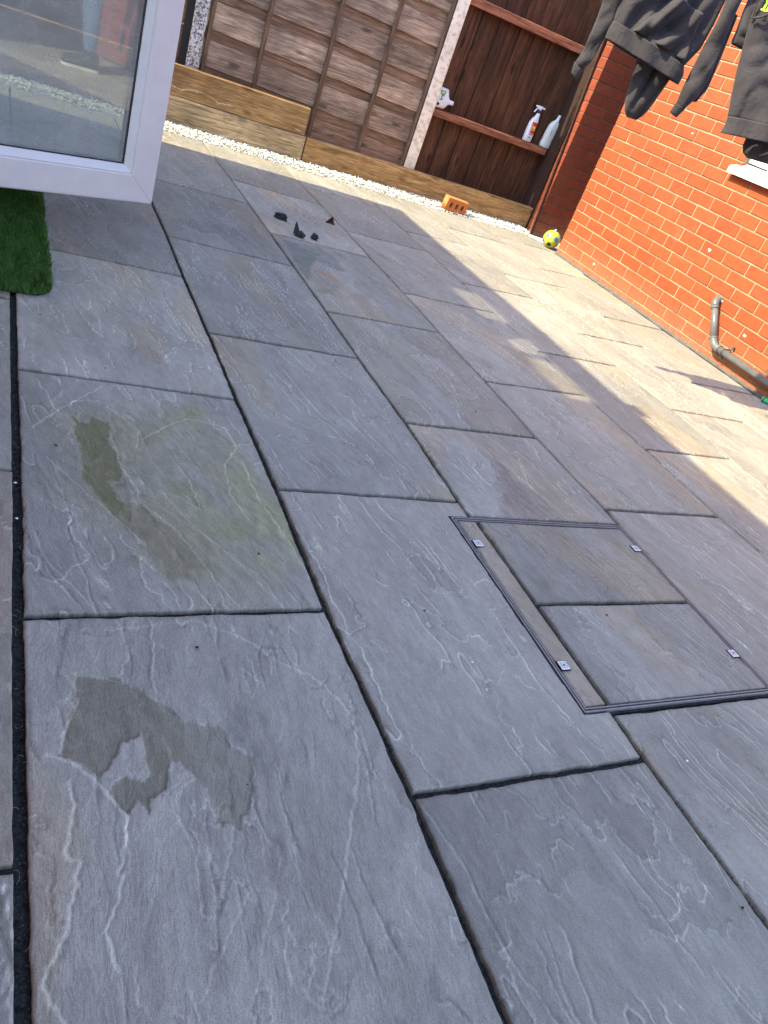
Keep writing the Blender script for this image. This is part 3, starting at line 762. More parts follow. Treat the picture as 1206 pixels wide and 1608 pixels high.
for (x, y) in [(1.2740, 1.3655), (1.2745, .9020), (1.9110, 1.3670), (1.9110, .9040)]:
    V, F = box(x - .0155, x + .0155, y - .0155, y + .0155, .0022, .0034); pl0 = part("plate_rim", V, F, BLACK, cover, (x, y, 0))
    pl = bpart("lifting_plate", (x - .0132, x + .0132, y - .0132, y + .0132, .0036, .0056), STEELL, cover, .0006, (x, y, 0))
    V, F = ring(x - .0075, x + .0075, y - .0075, y + .0075, .0008, .0057, .0061); part("plate_mark", V, F, STEEL, pl, (x, y, .006))
    V, F = lathe([(.0028, .0058), (.0028, .0064)], (x, y, 0), 8); part("keyhole", V, F, BLACK, pl, (x, y, .006))

# ------------------------------------------------------------------ white gravel strip
def ico():
    t = (1 + 5 ** .5) / 2
    V = np.array([(-1, t, 0), (1, t, 0), (-1, -t, 0), (1, -t, 0), (0, -1, t), (0, 1, t), (0, -1, -t), (0, 1, -t), (t, 0, -1), (t, 0, 1), (-t, 0, -1), (-t, 0, 1)], float) / math.hypot(1, t)
    F = np.array([(0, 11, 5), (0, 5, 1), (0, 1, 7), (0, 7, 10), (0, 10, 11), (1, 5, 9), (5, 11, 4), (11, 10, 2), (10, 7, 6), (7, 1, 8), (3, 9, 4), (3, 4, 2), (3, 2, 6), (3, 6, 8), (3, 8, 9), (4, 9, 5), (2, 4, 11), (6, 2, 10), (8, 6, 7), (9, 8, 1)])
    return V, F
rg = np.random.default_rng(4)
IV, IF = ico()
N = 8500
px = rg.uniform(-.25, 4.36, N); pyy = 5.902 + .218 * rg.random(N) ** .95
strag = rg.random(N) < .03
pyy = np.where(strag, 5.902 - rg.exponential(.015, N), pyy)
pz = np.where(strag, .006, .004 + .026 * rg.random(N) * sstep(5.90, 5.94, pyy))
sz = rg.uniform(.0050, .0100, N)
al = rg.uniform(0, 2 * math.pi, N)
sc = rg.uniform(.65, 1.3, (N, 1, 3)); sc[..., 2] *= .8
P = IV[None] * sc * sz[:, None, None] * rg.uniform(.82, 1.12, (N, 12, 1))
ca, sa = np.cos(al)[:, None], np.sin(al)[:, None]
X = P[..., 0] * ca - P[..., 1] * sa + px[:, None]; Y = P[..., 0] * sa + P[..., 1] * ca + pyy[:, None]; Z = P[..., 2] + pz[:, None]
V = np.stack([X.ravel(), Y.ravel(), Z.ravel()], 1)
F = (IF[None] + 12 * np.arange(N)[:, None, None]).reshape(-1, 3)
tag(part("white_gravel", V, F, PEB, None, (2, 6, 0)), "strip of small white pebbles along the foot of the timber sleepers", "gravel", kind='stuff')
tag(part("gravel_bed", [(-.29, 5.88, -.004), (5.9, 5.88, -.004), (5.9, 6.3, -.004), (-.29, 6.3, -.004)], [(0, 1, 2, 3)], mat_simple("gravel_bedding", (.5, .48, .44), .9), None, (2, 6, 0)), kind='structure')

# ------------------------------------------------------------------ artificial grass mat
mat_t = thing("grass_mat", (0, 3.1, 0), "dark green artificial grass mat with trimmed corner under the open glass door", "mat")
def xr(y): return .205 + .006 * math.sin(y * 9) - (.03 * max(0, (2.66 - y) / .05) ** 2 if y < 2.66 else 0)
bV = []; bF = []
ys = np.linspace(2.60, 3.76, 60)
for y in ys:
    for (x, z) in ((-.28, .001), (-.28, .010), (xr(y) - .004, .010), (xr(y), .001)):
        yy = y + (.015 * (1 - min(1, abs(x - .2) / .5)) if y < 2.7 else 0) - (.045 * (.2 - x) / .5 if y < 2.7 else 0)
        bV.append((x, yy, z))
for i in range(len(ys) - 1):
    for k in range(4):
        a = i * 4 + k; b = i * 4 + (k + 1) % 4
        bF.append((a, b, b + 4, a + 4))
bF += [(0, 3, 2, 1), tuple(len(bV) - 4 + k for k in range(4))]
o = part("mat_backing", bV, bF, mat_simple("mat_backing", (.015, .03, .01), .9), mat_t, (0, 3.1, 0)); fixn(o.data)
N = 62000
gx = rg.uniform(-.28, .205, N); gy = rg.uniform(2.60, 3.76, N)
ok = gx < np.array([xr(v) for v in gy]) + .002
ok &= ~((gx > .15) & (gy < 2.635) & (np.hypot(gx - .165, gy - 2.65) > .045))
gx, gy = gx[ok], gy[ok]; N = len(gx)
gy = np.where(gy < 2.7, gy - .05 * (.2 - gx) / .5, gy)
a = rg.uniform(0, 6.283, N); L = rg.uniform(.014, .028, N); w_ = rg.uniform(.0006, .0011, N)
cl = fbm(gx * 25, gy * 25, 9, 3)
la = cl * 9 + rg.normal(0, .9, N); ln = rg.uniform(.2, 1.1, N) * L
B = np.stack([gx, gy, np.full(N, .009)], 1)
side = np.stack([np.cos(a), np.sin(a), np.zeros(N)], 1) * w_[:, None]
top = B + np.stack([np.cos(la) * ln * .7, np.sin(la) * ln * .7, L], 1)
mid = B * .5 + top * .5; mid[:, 2] += L * .16
V = np.stack([B - side, B + side, mid + side * .8, top, mid - side * .8], 1).reshape(-1, 3)
F4 = (np.array([[0, 1, 2, 4]])[None] + 5 * np.arange(N)[:, None, None]).reshape(-1, 4)
F3 = (np.array([[4, 2, 3, 3]])[None] + 5 * np.arange(N)[:, None, None]).reshape(-1, 4)
F3 = F3[:, :3]
Vt = V; F = np.concatenate([F4[:, [0, 1, 2]], F4[:, [0, 2, 3]], F3])
o = part("grass_blades", Vt, F, GRASS, mat_t, (0, 3.1, 0)); o["kind"] = "stuff"
# ================================================================== brick extension on the right
BZ0, BP = .0525, .0845          # first bed joint, course pitch
BL, JT, BH = .2235, .0098, .0750
WX, WYE = 4.355, 5.47            # wall face, end corner
ext = thing("brick_extension", (4.5, 4, 0), "sunlit orange brick wall of the extension with a white window sill, right of the patio", "wall")
WIN = (3.0, 4.065, 1.125, 2.20)  # window opening y0,y1,z0,z1
def mortar_wall():
    a = (WX + .0045, WX + .25)
    parts = [box(*a, -.4, WIN[0], -.09, 2.75), box(*a, WIN[1], WYE - .0035, -.09, 2.75), box(*a, WIN[0], WIN[1], -.09, WIN[2]), box(*a, WIN[0], WIN[1], WIN[3], 2.75),
             box(WX + .25, 5.6, WYE - .25, WYE - .0035, -.09, 2.75)]
    return merge(*parts)
V, F = mortar_wall(); part("mortar_core", V, F, MORTAR, ext, (4.5, 4, 0))
bm_cache = {}
BMAT = [BRICK]
def brick_mesh(L, D, v):
    """brick with its centre at the origin; L along y, D along x, slightly worn arrises"""
    key = (round(L, 3), round(D, 3), v, BMAT[0].name)
    if key not in bm_cache:
        r = random.Random(int(L * 1000) * 7 + v)
        V, F = box(-D / 2, D / 2, -L / 2, L / 2, -BH / 2, BH / 2, .0026)
        V = [(x + r.uniform(-.0006, .0006), y + r.uniform(-.0010, .0010), z + r.uniform(-.0010, .0010)) for x, y, z in V]
        me = bpy.data.meshes.new("brick"); me.from_pydata(V, [], F); me.update(); fixn(me); me.materials.append(BMAT[0])
        bm_cache[key] = me
    return bm_cache[key]
rs = random.Random(21)
stuffb = []
nb = 0
def add_brick(x, y, z, L, D, parent, single, wall='x'):
    global nb
    dx = rs.uniform(-.0012, .0010)
    if single:
        me = brick_mesh(L if wall == 'x' else D, D if wall == 'x' else L, rs.randrange(4))
        o = link("brick", me, parent, (x + (dx if wall == 'x' else 0), y + (dx if wall == 'y' else 0), z))
        o.rotation_euler = (rs.uniform(-.004, .004) if wall == 'x' else 0, rs.uniform(-.004, .004) if wall == 'y' else 0, rs.uniform(-.003, .003))
        nb += 1
    else:
        a, b = (D, L) if wall == 'x' else (L, D)
        stuffb.append(box(x - a / 2, x + a / 2, y - b / 2, y + b / 2, z - BH / 2, z + BH / 2, .0026))
DP = .10
for c in range(-1, 31):
    zc = BZ0 + BP * c + .0055 + BH / 2 + .0055 - .0055
    zc = BZ0 + BP * c + BP / 2
    odd = c % 2 != 0
    y = WYE
    first = True
    while y > 0.3:
        L = (BL - JT) if (odd or not first) else (BL / 2 - JT)
        y1, y0 = y, y - L
        y = y0 - JT
        segs = [(y0, y1)]
        if WIN[2] - .02 < zc < WIN[3] + .02:
            o = []
            for a, b in segs:
                if b <= WIN[0] or a >= WIN[1]: o.append((a, b))
                else:
                    if a < WIN[0] - .03: o.append((a, WIN[0]))
                    if b > WIN[1] + .03: o.append((WIN[1], b))
            segs = o
        for a, b in segs:
            vis = zc < 1.80 and b > 2.82
            # the corner brick reaches round the end of the wall
            add_brick(WX + DP / 2, (a + b) / 2, zc, b - a, DP, ext, vis)
        first = False
V, F = merge(*stuffb); o = part("brick_courses", V, F, BRICK, ext, (4.5, 4, 0)); o["kind"] = "stuff"; fixn(o.data)
print("bricks", nb)
# dark fillet at the foot of the wall
pts = [(WX - .016 + .004 * math.sin(y * 23) + .003 * math.sin(y * 61), y) for y in np.linspace(.3, 5.46, 160)]
V = []; F = []
for i, (x, y) in enumerate(pts):
    V += [(x, y, .0005), (x + .003, y, .009), (WX + .006, y, .020)]
for i in range(len(pts) - 1):
    for k in range(2): a = i * 3 + k; F.append((a, a + 1, a + 4, a + 3))
part("foot_fillet", V, F, mat_simple("grey_fillet", (.10, .092, .085), .9, .2, 0, .3, 40, .8, 200), ext, (4.35, 3, 0))
# lime splashes on the bricks
def blob(c, r, n=10, ax='x', th=.004):
    V = []; F = []
    for k in range(n):
        t = 2 * math.pi * k / n; rr = r * rs.uniform(.6, 1.2)
        V.append((c[0], c[1] + math.cos(t) * rr * 1.3, c[2] + math.sin(t) * rr))
    V.append((c[0] - th, c[1], c[2])); F = [(k, (k + 1) % n, n) for k in range(n)]
    return V, F
V, F = merge(blob((WX - .0005, 3.316, .257), .011), blob((WX - .0005, 3.94, .60), .012), blob((WX - .0005, 4.95, .105), .010), blob((WX - .0005, 4.62, 1.20), .008))
o = part("mortar_splash", V, F, mat_simple("lime_splash", (.62, .55, .42), .9), ext, (4.35, 4, .3)); fixn(o.data)
# window
wnd = thing("x", (0, 0, 0), None, None); bpy.data.objects.remove(wnd)
V, F = merge(box(WX + .045, WX + .11, WIN[0], WIN[0] + .06, WIN[2] + .035, WIN[3], .002), box(WX + .045, WX + .11, WIN[1] - .06, WIN[1], WIN[2] + .035, WIN[3], .002),
             box(WX + .045, WX + .11, WIN[0] + .06, WIN[1] - .06, WIN[2] + .035, WIN[2] + .10, .002), box(WX + .045, WX + .11, WIN[0] + .06, WIN[1] - .06, WIN[3] - .06, WIN[3], .002))
win = part("window", V, F, UPVC, ext, (WX + .08, 3.5, 1.6)); fixn(win.data)
V, F = box(WX + .07, WX + .08, WIN[0] + .06, WIN[1] - .06, WIN[2] + .10, WIN[3] - .06); part("pane", V, F, mat_simple("dark_window_glass", (.02, .022, .025), .05, .8), win)
prof = [(WX + .05, 1.150), (WX - .015, 1.118), (WX - .040, 1.112), (WX - .052, 1.106), (WX - .052, 1.068), (WX - .040, 1.066), (WX - .040, 1.082), (WX + .05, 1.100)]
V = []; n = len(prof)
for y in (WIN[0] - .06, WIN[1] + .045):
    V += [(a, y, b) for a, b in prof]
F = [tuple(range(n)), tuple(range(n, 2 * n))[::-1]] + [(k, (k + 1) % n, n + (k + 1) % n, n + k) for k in range(n)]
o = part("sill", V, F, WHITEP, win); fixn(o.data)

# waste pipe
RP = .0225
pipe = thing("waste_pipe", (4.31, 3.44, .11), "grey plastic waste pipe leaving the brick wall and running low along it", "pipe")
def arc(p0, p1, p2, n=6):
    p0, p1, p2 = map(Vector, (p0, p1, p2)); return [((1 - t) ** 2) * p0 + 2 * t * (1 - t) * p1 + t * t * p2 for t in [i / n for i in range(n + 1)]]
A = Vector((4.302, 3.625, .350)); B = Vector((4.302, 3.445, .112)); Cc = Vector((4.302, 1.0, .098))
dAB = (B - A).normalized(); dBC = (Cc - B).normalized()
V, F = tube([(4.40, 3.635, .362), (4.335, 3.635, .362)] + arc((4.335, 3.635, .362), (4.302, 3.632, .358), A + dAB * .035, 6), RP * 1.12, 18)
part("elbow", V, F, PIPE, pipe, None, True)
V, F = tube([A + dAB * .02, B - dAB * .02], RP, 18); part("slanted_length", V, F, PIPE, pipe, None, True)
V, F = merge(tube([A + dAB * .030, A + dAB * .046], RP * 1.2, 18), tube([B - dAB * .060, B - dAB * .048], RP * 1.22, 18), tube([B + dBC * .060, B + dBC * .048], RP * 1.22, 18)); part("socket_rim", V, F, PIPE, pipe)
V, F = tube([B - dAB * .05] + arc(B - dAB * .04, B, B + dBC * .04, 6) + [B + dBC * .05], RP * 1.13, 18); part("bend", V, F, PIPE, pipe, None, True)
V, F = tube([B + dBC * .03, Cc], RP, 18); part("long_length", V, F, PIPE, pipe, None, True)
cy = 3.345
V, F = merge(tube([(4.302, cy + .007, .1114), (4.302, cy - .007, .1114)], RP * 1.16, 18), box(4.31, WX, cy - .006, cy + .006, .133, .139), tube([(4.335, cy - .02, .160), (WX + .01, cy - .02, .160)], .007, 8), tube([(4.315, cy, .137), (4.338, cy - .02, .160)], .003, 6), box(4.300, 4.316, cy - .008, cy + .008, .072, .088, .001))
part("pipe_clip", V, F, mat_simple("dark_clip", (.05, .05, .05), .5), pipe)

# green plastic fitting at the foot of the wall
gp_ = thing("hose_connector", (4.29, 2.872, .02), "small bright green plastic hose connector lying at the foot of the brick wall", "connector")
GREENP = mat_simple("green_plastic", (.03, .42, .16), .4)
V, F = lathe([(.017, 0), (.017, .03), (.013, .032), (.013, .052), (.009, .054), (.009, .07)], (4.285, 2.892, .019), 14, Vector((.25, -.97, 0)).normalized(), xdir=Vector((0, 0, 1)))
part("connector_body", V, F, GREENP, gp_, None, True)
V, F = lathe([(.0195, .010), (.0195, .018)], (4.285, 2.892, .019), 14, Vector((.25, -.97, 0)).normalized(), xdir=Vector((0, 0, 1)))
part("collar", V, F, mat_simple("dark_collar", (.03, .03, .03), .5), gp_)

# ------------------------------------------------------------------ neighbour's brick pier beyond the passage
pier = thing("brick_pier", (4.9, 6.1, 0), "shaded brick wall end beyond the passage with one thin sunlit edge, next to the fence", "wall")
PX, PY = 4.418, 6.0
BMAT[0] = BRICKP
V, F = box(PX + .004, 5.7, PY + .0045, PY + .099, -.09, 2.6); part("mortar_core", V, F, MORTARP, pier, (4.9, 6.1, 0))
stuffb = []
for c in range(-1, 30):
    zc = BZ0 + BP * c + BP / 2 - .012
    odd = c % 2 == 0
    x = PX
    first = True
    while x < 5.6:
        L = BL - JT if (odd or not first) else BL / 2 - JT
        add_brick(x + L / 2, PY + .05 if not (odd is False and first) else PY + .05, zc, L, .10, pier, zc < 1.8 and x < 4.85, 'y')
        if False:      # second brick of the return face
            stuffb.append(box(PX, PX + .1, PY + .112, PY + .225, zc - BH / 2, zc + BH / 2, .0026))
        x += L + JT
        first = False
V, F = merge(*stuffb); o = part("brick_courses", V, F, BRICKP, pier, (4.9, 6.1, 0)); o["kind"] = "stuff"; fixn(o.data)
print("bricks", nb)
# ================================================================== fence side
def sleeper(x0, x1, z0, z1, m, label, y0=6.12, extra=None):
    t = thing("timber_sleeper", ((x0 + x1) / 2, y0 + .04, z0), label, "sleeper")
    n = 60
    V = []; F = []
    xs = np.linspace(x0, x1, n)
    prof = [(0, .003), (.003, 0), (1, -1), (1, -1)]
    for i, x in enumerate(xs):
        q = .0018 * (fbm(np.array(x * 9.0), np.array(z0 * 7.0), 5, 3) - .5)
        ztop = z1 + 2 * q; zb = z0 - q
        V += [(x, y0 + .004, zb), (x, y0 + q, zb + .004), (x, y0 + q * .5, (zb + ztop) / 2), (x, y0 + q, ztop - .004), (x, y0 + .004, ztop), (x, y0 + .076, ztop), (x, y0 + .078, ztop - .004), (x, y0 + .078, zb)]
    m_ = 8
    for i in range(n - 1):
        for k in range(m_): a = i * m_ + k; b = i * m_ + (k + 1) % m_; F.append((a, b, b + m_, a + m_))
    F += [tuple(range(m_)), tuple(range((n - 1) * m_, n * m_))[::-1]]
    o = part("timber", V, F, m, t); fixn(o.data)
    return t
s_up = sleeper(-.6, 2.120, .2015, .400, SLEEPER_NEW, "orange-brown upper timber sleeper with sunlight painted as a pale zigzag along a crack, nearest the glass door")
sleeper(-.6, 2.138, -.03, .1985, SLEEPER_OLD, "grey weathered lower timber sleeper beneath the orange one, behind the white pebbles")
sleeper(2.150, 4.4135, -.03, .197, SLEEPER_NEW, "long single timber sleeper behind the holed orange brick, under the fence")
# pale strip painting sunlight reflected along a crack in the upper sleeper
def split(pts):
    V = []; F = []
    P = []
    for (a, b) in zip(pts[:-1], pts[1:]):
        n = 7
        for i in range(n): t = i / n; P.append((a[0] + (b[0] - a[0]) * t, a[1] + (b[1] - a[1]) * t))
    P.append(pts[-1])
    for i, (x, z) in enumerate(P):
        e = min(i, len(P) - 1 - i); w_ = min(.0085, .0020 + e * .0018) * rs.uniform(.55, 1.35); jz = rs.uniform(-.0022, .0022)
        V += [(x, 6.1215, z + jz - w_), (x, 6.117, z + jz), (x, 6.1215, z + jz + w_)]
    for i in range(len(P) - 1):
        for k in range(2): a = i * 3 + k; F.append((a, a + 3, a + 4, a + 1))
    return V, F
V, F = merge(split([(1.06, .262), (1.095, .259), (1.163, .252), (1.215, .267), (1.318, .277)]), split([(1.367, .265), (1.428, .243), (1.487, .247), (1.557, .259)]), split([(2.035, .233), (2.095, .227)]))
part("painted_glint", V, F, mat_simple("pale_sun_glint", (.52, .36, .20), .8), s_up, (1.3, 6.12, .26))
# algae patch at the foot of the lower sleeper
# concrete posts
def post(x0, x1, zb, m, label, yb=6.2, top=1.95, d=.09, lean=0.0, ragged=0):
    n = 40; V = []; F = []
    for i in range(n):
        z = zb + (top - zb) * i / (n - 1); q = lean * (z - zb)
        r = ragged * (fbm(np.array(z * 17.0), np.array(.3), 3, 3) - .5)
        b = .006
        V += [(x0 + q, yb + b, z), (x0 + b + q, yb, z), (x1 - b + q + r, yb, z), (x1 + q + r, yb + b, z), (x1 + q, yb + d, z), (x0 + q, yb + d, z)]
    for i in range(n - 1):
        for k in range(6): a = i * 6 + k; c = i * 6 + (k + 1) % 6; F.append((a, c, c + 6, a + 6))
    F += [tuple(range(6))[::-1], tuple(range((n - 1) * 6, n * 6))]
    o = part("concrete_post", V, F, m, None, ((x0 + x1) / 2, yb + d / 2, 0)); fixn(o.data)
    return tag(o, label, "fence post", "concrete fence posts")
post(1.176, 1.268, .0, POSTA, "speckled exposed-aggregate concrete post at the left end of the lapped panel", ragged=.03)
post(3.056, 3.160, .0, POSTC, "smooth pale concrete post between the lapped panel and the dark brown boards")

# lapped panel between the posts
panel = thing("lapped_fence_panel", (2.16, 6.25, .2), "grey-brown lapped wooden fence panel with upright battens between two concrete posts", "fence")
def lap(x0, x1, zl, h, y, lean, m, seed, parent, tilt=-.035, zref=2.17):
    n = 46; V = []; F = []
    for i in range(n):
        x = x0 + (x1 - x0) * i / (n - 1)
        wav = .010 * (fbm(np.array(x * 2.3), np.array(seed * 3.1), seed, 3) - .5) * 2
        wb = .006 * (fbm(np.array(x * 3.3), np.array(seed * 5.1), seed + 40, 3) - .5) * 2
        zb = zl + tilt * (x - zref) + wb; zt = zl + h + tilt * (x - zref) + wav
        V += [(x, y + .000, zb), (x, y + lean, zt), (x, y + lean + .009, zt), (x, y + .009, zb)]
    for i in range(n - 1):
        for k in range(4): a = i * 4 + k; c = i * 4 + (k + 1) % 4; F.append((a, c, c + 4, a + 4))
    F += [(0, 1, 2, 3), tuple(range((n - 1) * 4, n * 4))[::-1]]
    o = part("lap_board", V, F, m, parent); fixn(o.data); return o
zz = .075
for i in range(9):
    zn = .334 + .2375 * i
    # recessed narrow strip, then the proud wide board above it
    lap(1.275, 3.062, zn - .01, .098, 6.257, -.004, LAPN, 30 + i, panel)
    lap(1.275, 3.062, zn + .072, .1655, 6.238, .004, LAP, 60 + i, panel)
lap(1.275, 3.062, .334 - .2375 + .070, .1675, 6.243, .008, LAPN, 99, panel)
def batten(x, y0=6.210, wd=.030, z1=1.93, z0=.197, dx=.006):
    V, F = box(x - wd / 2, x + wd / 2, y0, y0 + .030, z0, z1, .0025)
    V = [(a + dx * (c - 1) * .3 + .003 * math.sin(c * 5 + x * 9), b, c) for a, b, c in V]
    o = part("batten", V, F, BATTEN, panel); fixn(o.data)
for x in (1.300, 1.690, 2.185, 2.628): batten(x)
batten(3.040, 6.206, .022)
V, F = box(1.275, 3.06, 6.205, 6.275, 1.93, 1.965, .003); o = part("capping", V, F, BATTEN, panel); fixn(o.data)
# dark packing strip beside the right post
V, F = box(3.048, 3.0555, 6.203, 6.24, .197, 1.9); o = part("packing_strip", V, F, mat_simple("dark_strip", (.03, .028, .026), .8), panel)
nl = []
for x in (1.690, 2.185, 2.628):
    for i in range(8):
        z = .50 + .2375 * i - .035 * (x - 2.17)
        nl.append(octa((x + rs.uniform(-.02, .02), 6.2375, z + rs.uniform(-.05, .05)), .004, .9))
        nl.append(octa((x - .03, 6.2375, z + rs.uniform(-.05, .03)), .0035, .9))
V, F = merge(*nl); o = part("nail_heads", V, F, mat_simple("rusty_nail", (.02, .014, .012), .7), panel)
# brown close-boarded fence
cb = thing("close_boarded_fence", (3.8, 6.33, .2), "dark reddish-brown vertical board fence with two horizontal rails holding bottles", "fence")
edges = [3.150, 3.362, 3.530, 3.735, 3.885, 4.060, 4.250, 4.440]
for i in range(7):
    a, b = edges[i], edges[i + 1]
    y = 6.335
    V = []; F = []
    n = 24
    for k in range(n):
        z = .16 + 1.85 * k / (n - 1); wv_ = .003 * math.sin(z * 4 + i)
        V += [(a - .0 + wv_, y - .014, z), (b + .012 + wv_, y + .006, z), (b + .012 + wv_, y + .013, z), (a - .0 + wv_, y - .002, z)]
    for k in range(n - 1):
        for q in range(4): s0 = k * 4 + q; s1 = k * 4 + (q + 1) % 4; F.append((s0, s1, s1 + 4, s0 + 4))
    F += [(0, 1, 2, 3)[::-1], tuple(range((n - 1) * 4, n * 4))]
    o = part("board", V, F, CLOSE, cb); fixn(o.data)
for (z0, z1, z2) in ((.632, .682, .69), (1.440, 1.500, 1.51)):
    x0, x1 = 3.160, 4.385 + (0.03 if z0 > 1 else 0)
    V = []
    for x in (x0, x1): V += [(x, 6.248, z0), (x, 6.246, z1 - .003), (x, 6.249, z1), (x, 6.325, z1 + .004), (x, 6.325, z0)]
    F = [(0, 1, 2, 3, 4)[::-1], (5, 6, 7, 8, 9)] + [(k, (k + 1) % 5, 5 + (k + 1) % 5, 5 + k) for k in range(5)]
    o = part("rail", V, F, RAIL, cb); fixn(o.data)
# leaning cover strip whose edge catches the sun
V = []
for (z, yb) in ((.004, 5.975), (.25, 5.998), (1.5, 6.105), (2.0, 6.148)):
    V += [(4.394, yb, z), (4.413, yb, z), (4.413, yb + .018, z), (4.394, yb + .018, z)]
F = [(0, 3, 2, 1), (12, 13, 14, 15)] + [(i * 4 + k, i * 4 + (k + 1) % 4, i * 4 + 4 + (k + 1) % 4, i * 4 + 4 + k) for i in range(3) for k in range(4)]
o = part("edge_strip", V, F, mat_simple("dark_stained_strip", (.050, .022, .015), .85, .2, 0, .3, 30), cb); fixn(o.data)
V, F = box(4.415, 4.45, 6.118, 6.34, -.05, 2.0); part("edge_board", V, F, mat_simple("dark_stained_post", (.035, .018, .013), .85, .2, 0, .3, 30), cb)
# fence of the next bay, dark, left of the speckled post
nb_ = thing("dark_fence_bay", (.3, 6.28, .2), "dark fence bay behind the open glass door, left of the speckled post", "fence")
for i in range(9):
    lap(-.6, 1.17, .20 + .2 * i, .205, 6.275, .008, LAPN, 130 + i, nb_)
V, F = box(1.128, 1.174, 6.215, 6.26, .2, 1.93, .003); o = part("batten", V, F, mat_simple("near_black_timber", (.022, .018, .017), .85), nb_); fixn(o.data)  # near-black batten beside the speckled post

# ================================================================== house on the left (casts the patio's shade)
HX = -.30
house = thing("house", (-1.5, 2.5, 0), "brick rear addition of the house left of the patio with a flat roof", "house")
HB = mat_house_brick()
DO = (2.16, 3.08, .12, 2.22)
V, F = merge(box(HX - .25, HX, -3.0, DO[0], -.09, 2.12), box(HX - .25, HX, DO[1], 5.60, -.09, 2.12), box(HX - .25, HX, DO[0], DO[1], -.09, DO[2]), box(-4, HX - .25, 5.35, 5.60, -.09, 2.12), box(-4, HX - .25, -3.0, -2.75, -.09, 2.12))
part("wall", V, F, HB, house, (-1.5, 2.5, 0))
V, F = box(-4.0, -.10, -3.0, 5.68, 2.12, 2.25); part("roof", V, F, mat_simple("roof_felt", (.06, .06, .062), .9), house)
# added unseen screen: boards, bars and pane shape light patches in the shade
SC = mat_simple("shade_caster_white", (.7, .7, .7), .5)
zs0, zs1 = 2.435, 2.615      # board that throws the outer edge of the shade
V, F = box(-.125, -.10, -3.0, 2.62, 2.25, zs1); part("shadow_board", V, F, SC, house)
V, F = box(-.125, -.10, 4.0, 5.68, 2.25, zs1 - .01); part("shadow_board", V, F, SC, house)
V, F = box(-.125, -.10, 2.62, 4.0, zs0, zs1); part("shadow_board", V, F, SC, house)
for y in (2.62, 3.10, 3.98):
    V, F = box(-.125, -.10, y - .03, y + .03, 2.25, zs0); part("shadow_bar", V, F, SC, house)
V, F = box(-.115, -.111, 2.64, 3.96, 2.25, zs0); part("dimming_pane", V, F, mat_tint_pane("dimming_tint", .65), house)
V, F = box(-.105, -.098, 2.60, 2.72, zs1, zs1 + .06); part("shadow_stop", V, F, SC, house)
tag(house)

# rear brick wall to the right of the camera (seen only in the door's reflection)
rw = thing("rear_wall", (4.0, .1, 0), "shaded grey rendered wall closing the right hand end of the patio", "wall")
V, F = box(2.6, 4.35, -.05, .20, -.05, 2.6); part("brickwork", V, F, mat_simple("grey_render", (.17, .145, .15), .9, .2, 0, .25, 5), rw, (4.0, .1, 0))

# ================================================================== open glazed door
door = thing("glazed_door", (-.25, 3.05, .156), "white plastic framed glass door standing open at the upper left", "door")
da = math.radians(23.5)
DVx, DNx = Vector((math.cos(da), math.sin(da), 0)), Vector((math.sin(da), -math.cos(da), 0))
DP0 = Vector((.612, 3.423, 0))       # free edge of the leaf, front plane
Z0, Z1, WL = .156, 2.00, .925
def dpt(s, z, dep): return DP0 - DVx * s + Vector((0, 0, z)) - DNx * dep    # s from the free edge to the hinge, dep away from the viewer
def frame_bar(side):
    """mitred sash bar; profile across its width w (0 outer .. 1 inner) and depth"""
    pr = [(0, .006), (.004, .001), (.010, 0), (.108, 0), (.112, .002)]
    W_ = .112
    back = .066
    prof = [(0, back), (0, .006), (.004, .001), (.010, 0), (.108, 0), (W_, .003), (W_, back)]
    V = []
    for end in (0, 1):
        for (w_, d) in prof:
            if side == 'bottom': s = w_ if end == 0 else WL - w_; z = Z0 + w_
            if side == 'top': s = w_ if end == 0 else WL - w_; z = Z1 - w_
            if side == 'free': z = Z0 + w_ if end == 0 else Z1 - w_; s = w_
            if side == 'hinge': z = Z0 + w_ if end == 0 else Z1 - w_; s = WL - w_
            V.append(dpt(s, z, d))
    n = len(prof)
    F = [tuple(range(n)), tuple(range(n, 2 * n))[::-1]] + [(k, (k + 1) % n, n + (k + 1) % n, n + k) for k in range(n)]
    return V, F
def inner_bar(side, w0, w1, d0, d1, back):
    prof = [(w0, back), (w0, d0), (w0 + .004, d0 - .0005), (w1 - .002, d1), (w1, d1 + .004), (w1, back)]
    V = []
    for end in (0, 1):
        for (w_, d) in prof:
            if side == 'bottom': s = w_ if end == 0 else WL - w_; z = Z0 + w_
            if side == 'top': s = w_ if end == 0 else WL - w_; z = Z1 - w_
            if side == 'free': z = Z0 + w_ if end == 0 else Z1 - w_; s = w_
            if side == 'hinge': z = Z0 + w_ if end == 0 else Z1 - w_; s = WL - w_
            V.append(dpt(s, z, d))
    n = len(prof)
    F = [tuple(range(n)), tuple(range(n, 2 * n))[::-1]] + [(k, (k + 1) % n, n + (k + 1) % n, n + k) for k in range(n)]
    return V, F
def shrink(V, c=.0006):
    return V
for sd, nm in (('bottom', 'bottom_rail'), ('free', 'stile'), ('top', 'top_rail'), ('hinge', 'stile')):
    V, F = frame_bar(sd); o = part(nm, V, F, UPVC, door, None); fixn(o.data)
    V, F = inner_bar(sd, .1125, .143, .0035, .0185, .060); o = part("glazing_bead", V, F, UPVC, door, None); fixn(o.data)
    V, F = inner_bar(sd, .1432, .1490 if sd != 'free' else .1530, .022, .0225, .055); o = part("gasket", V, F, RUBBER, door, None); fixn(o.data)
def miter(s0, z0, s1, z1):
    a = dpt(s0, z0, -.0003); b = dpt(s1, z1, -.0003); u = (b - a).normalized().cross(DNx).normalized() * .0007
    return [a - u, a + u, b + u, b - u], [(0, 1, 2, 3)]
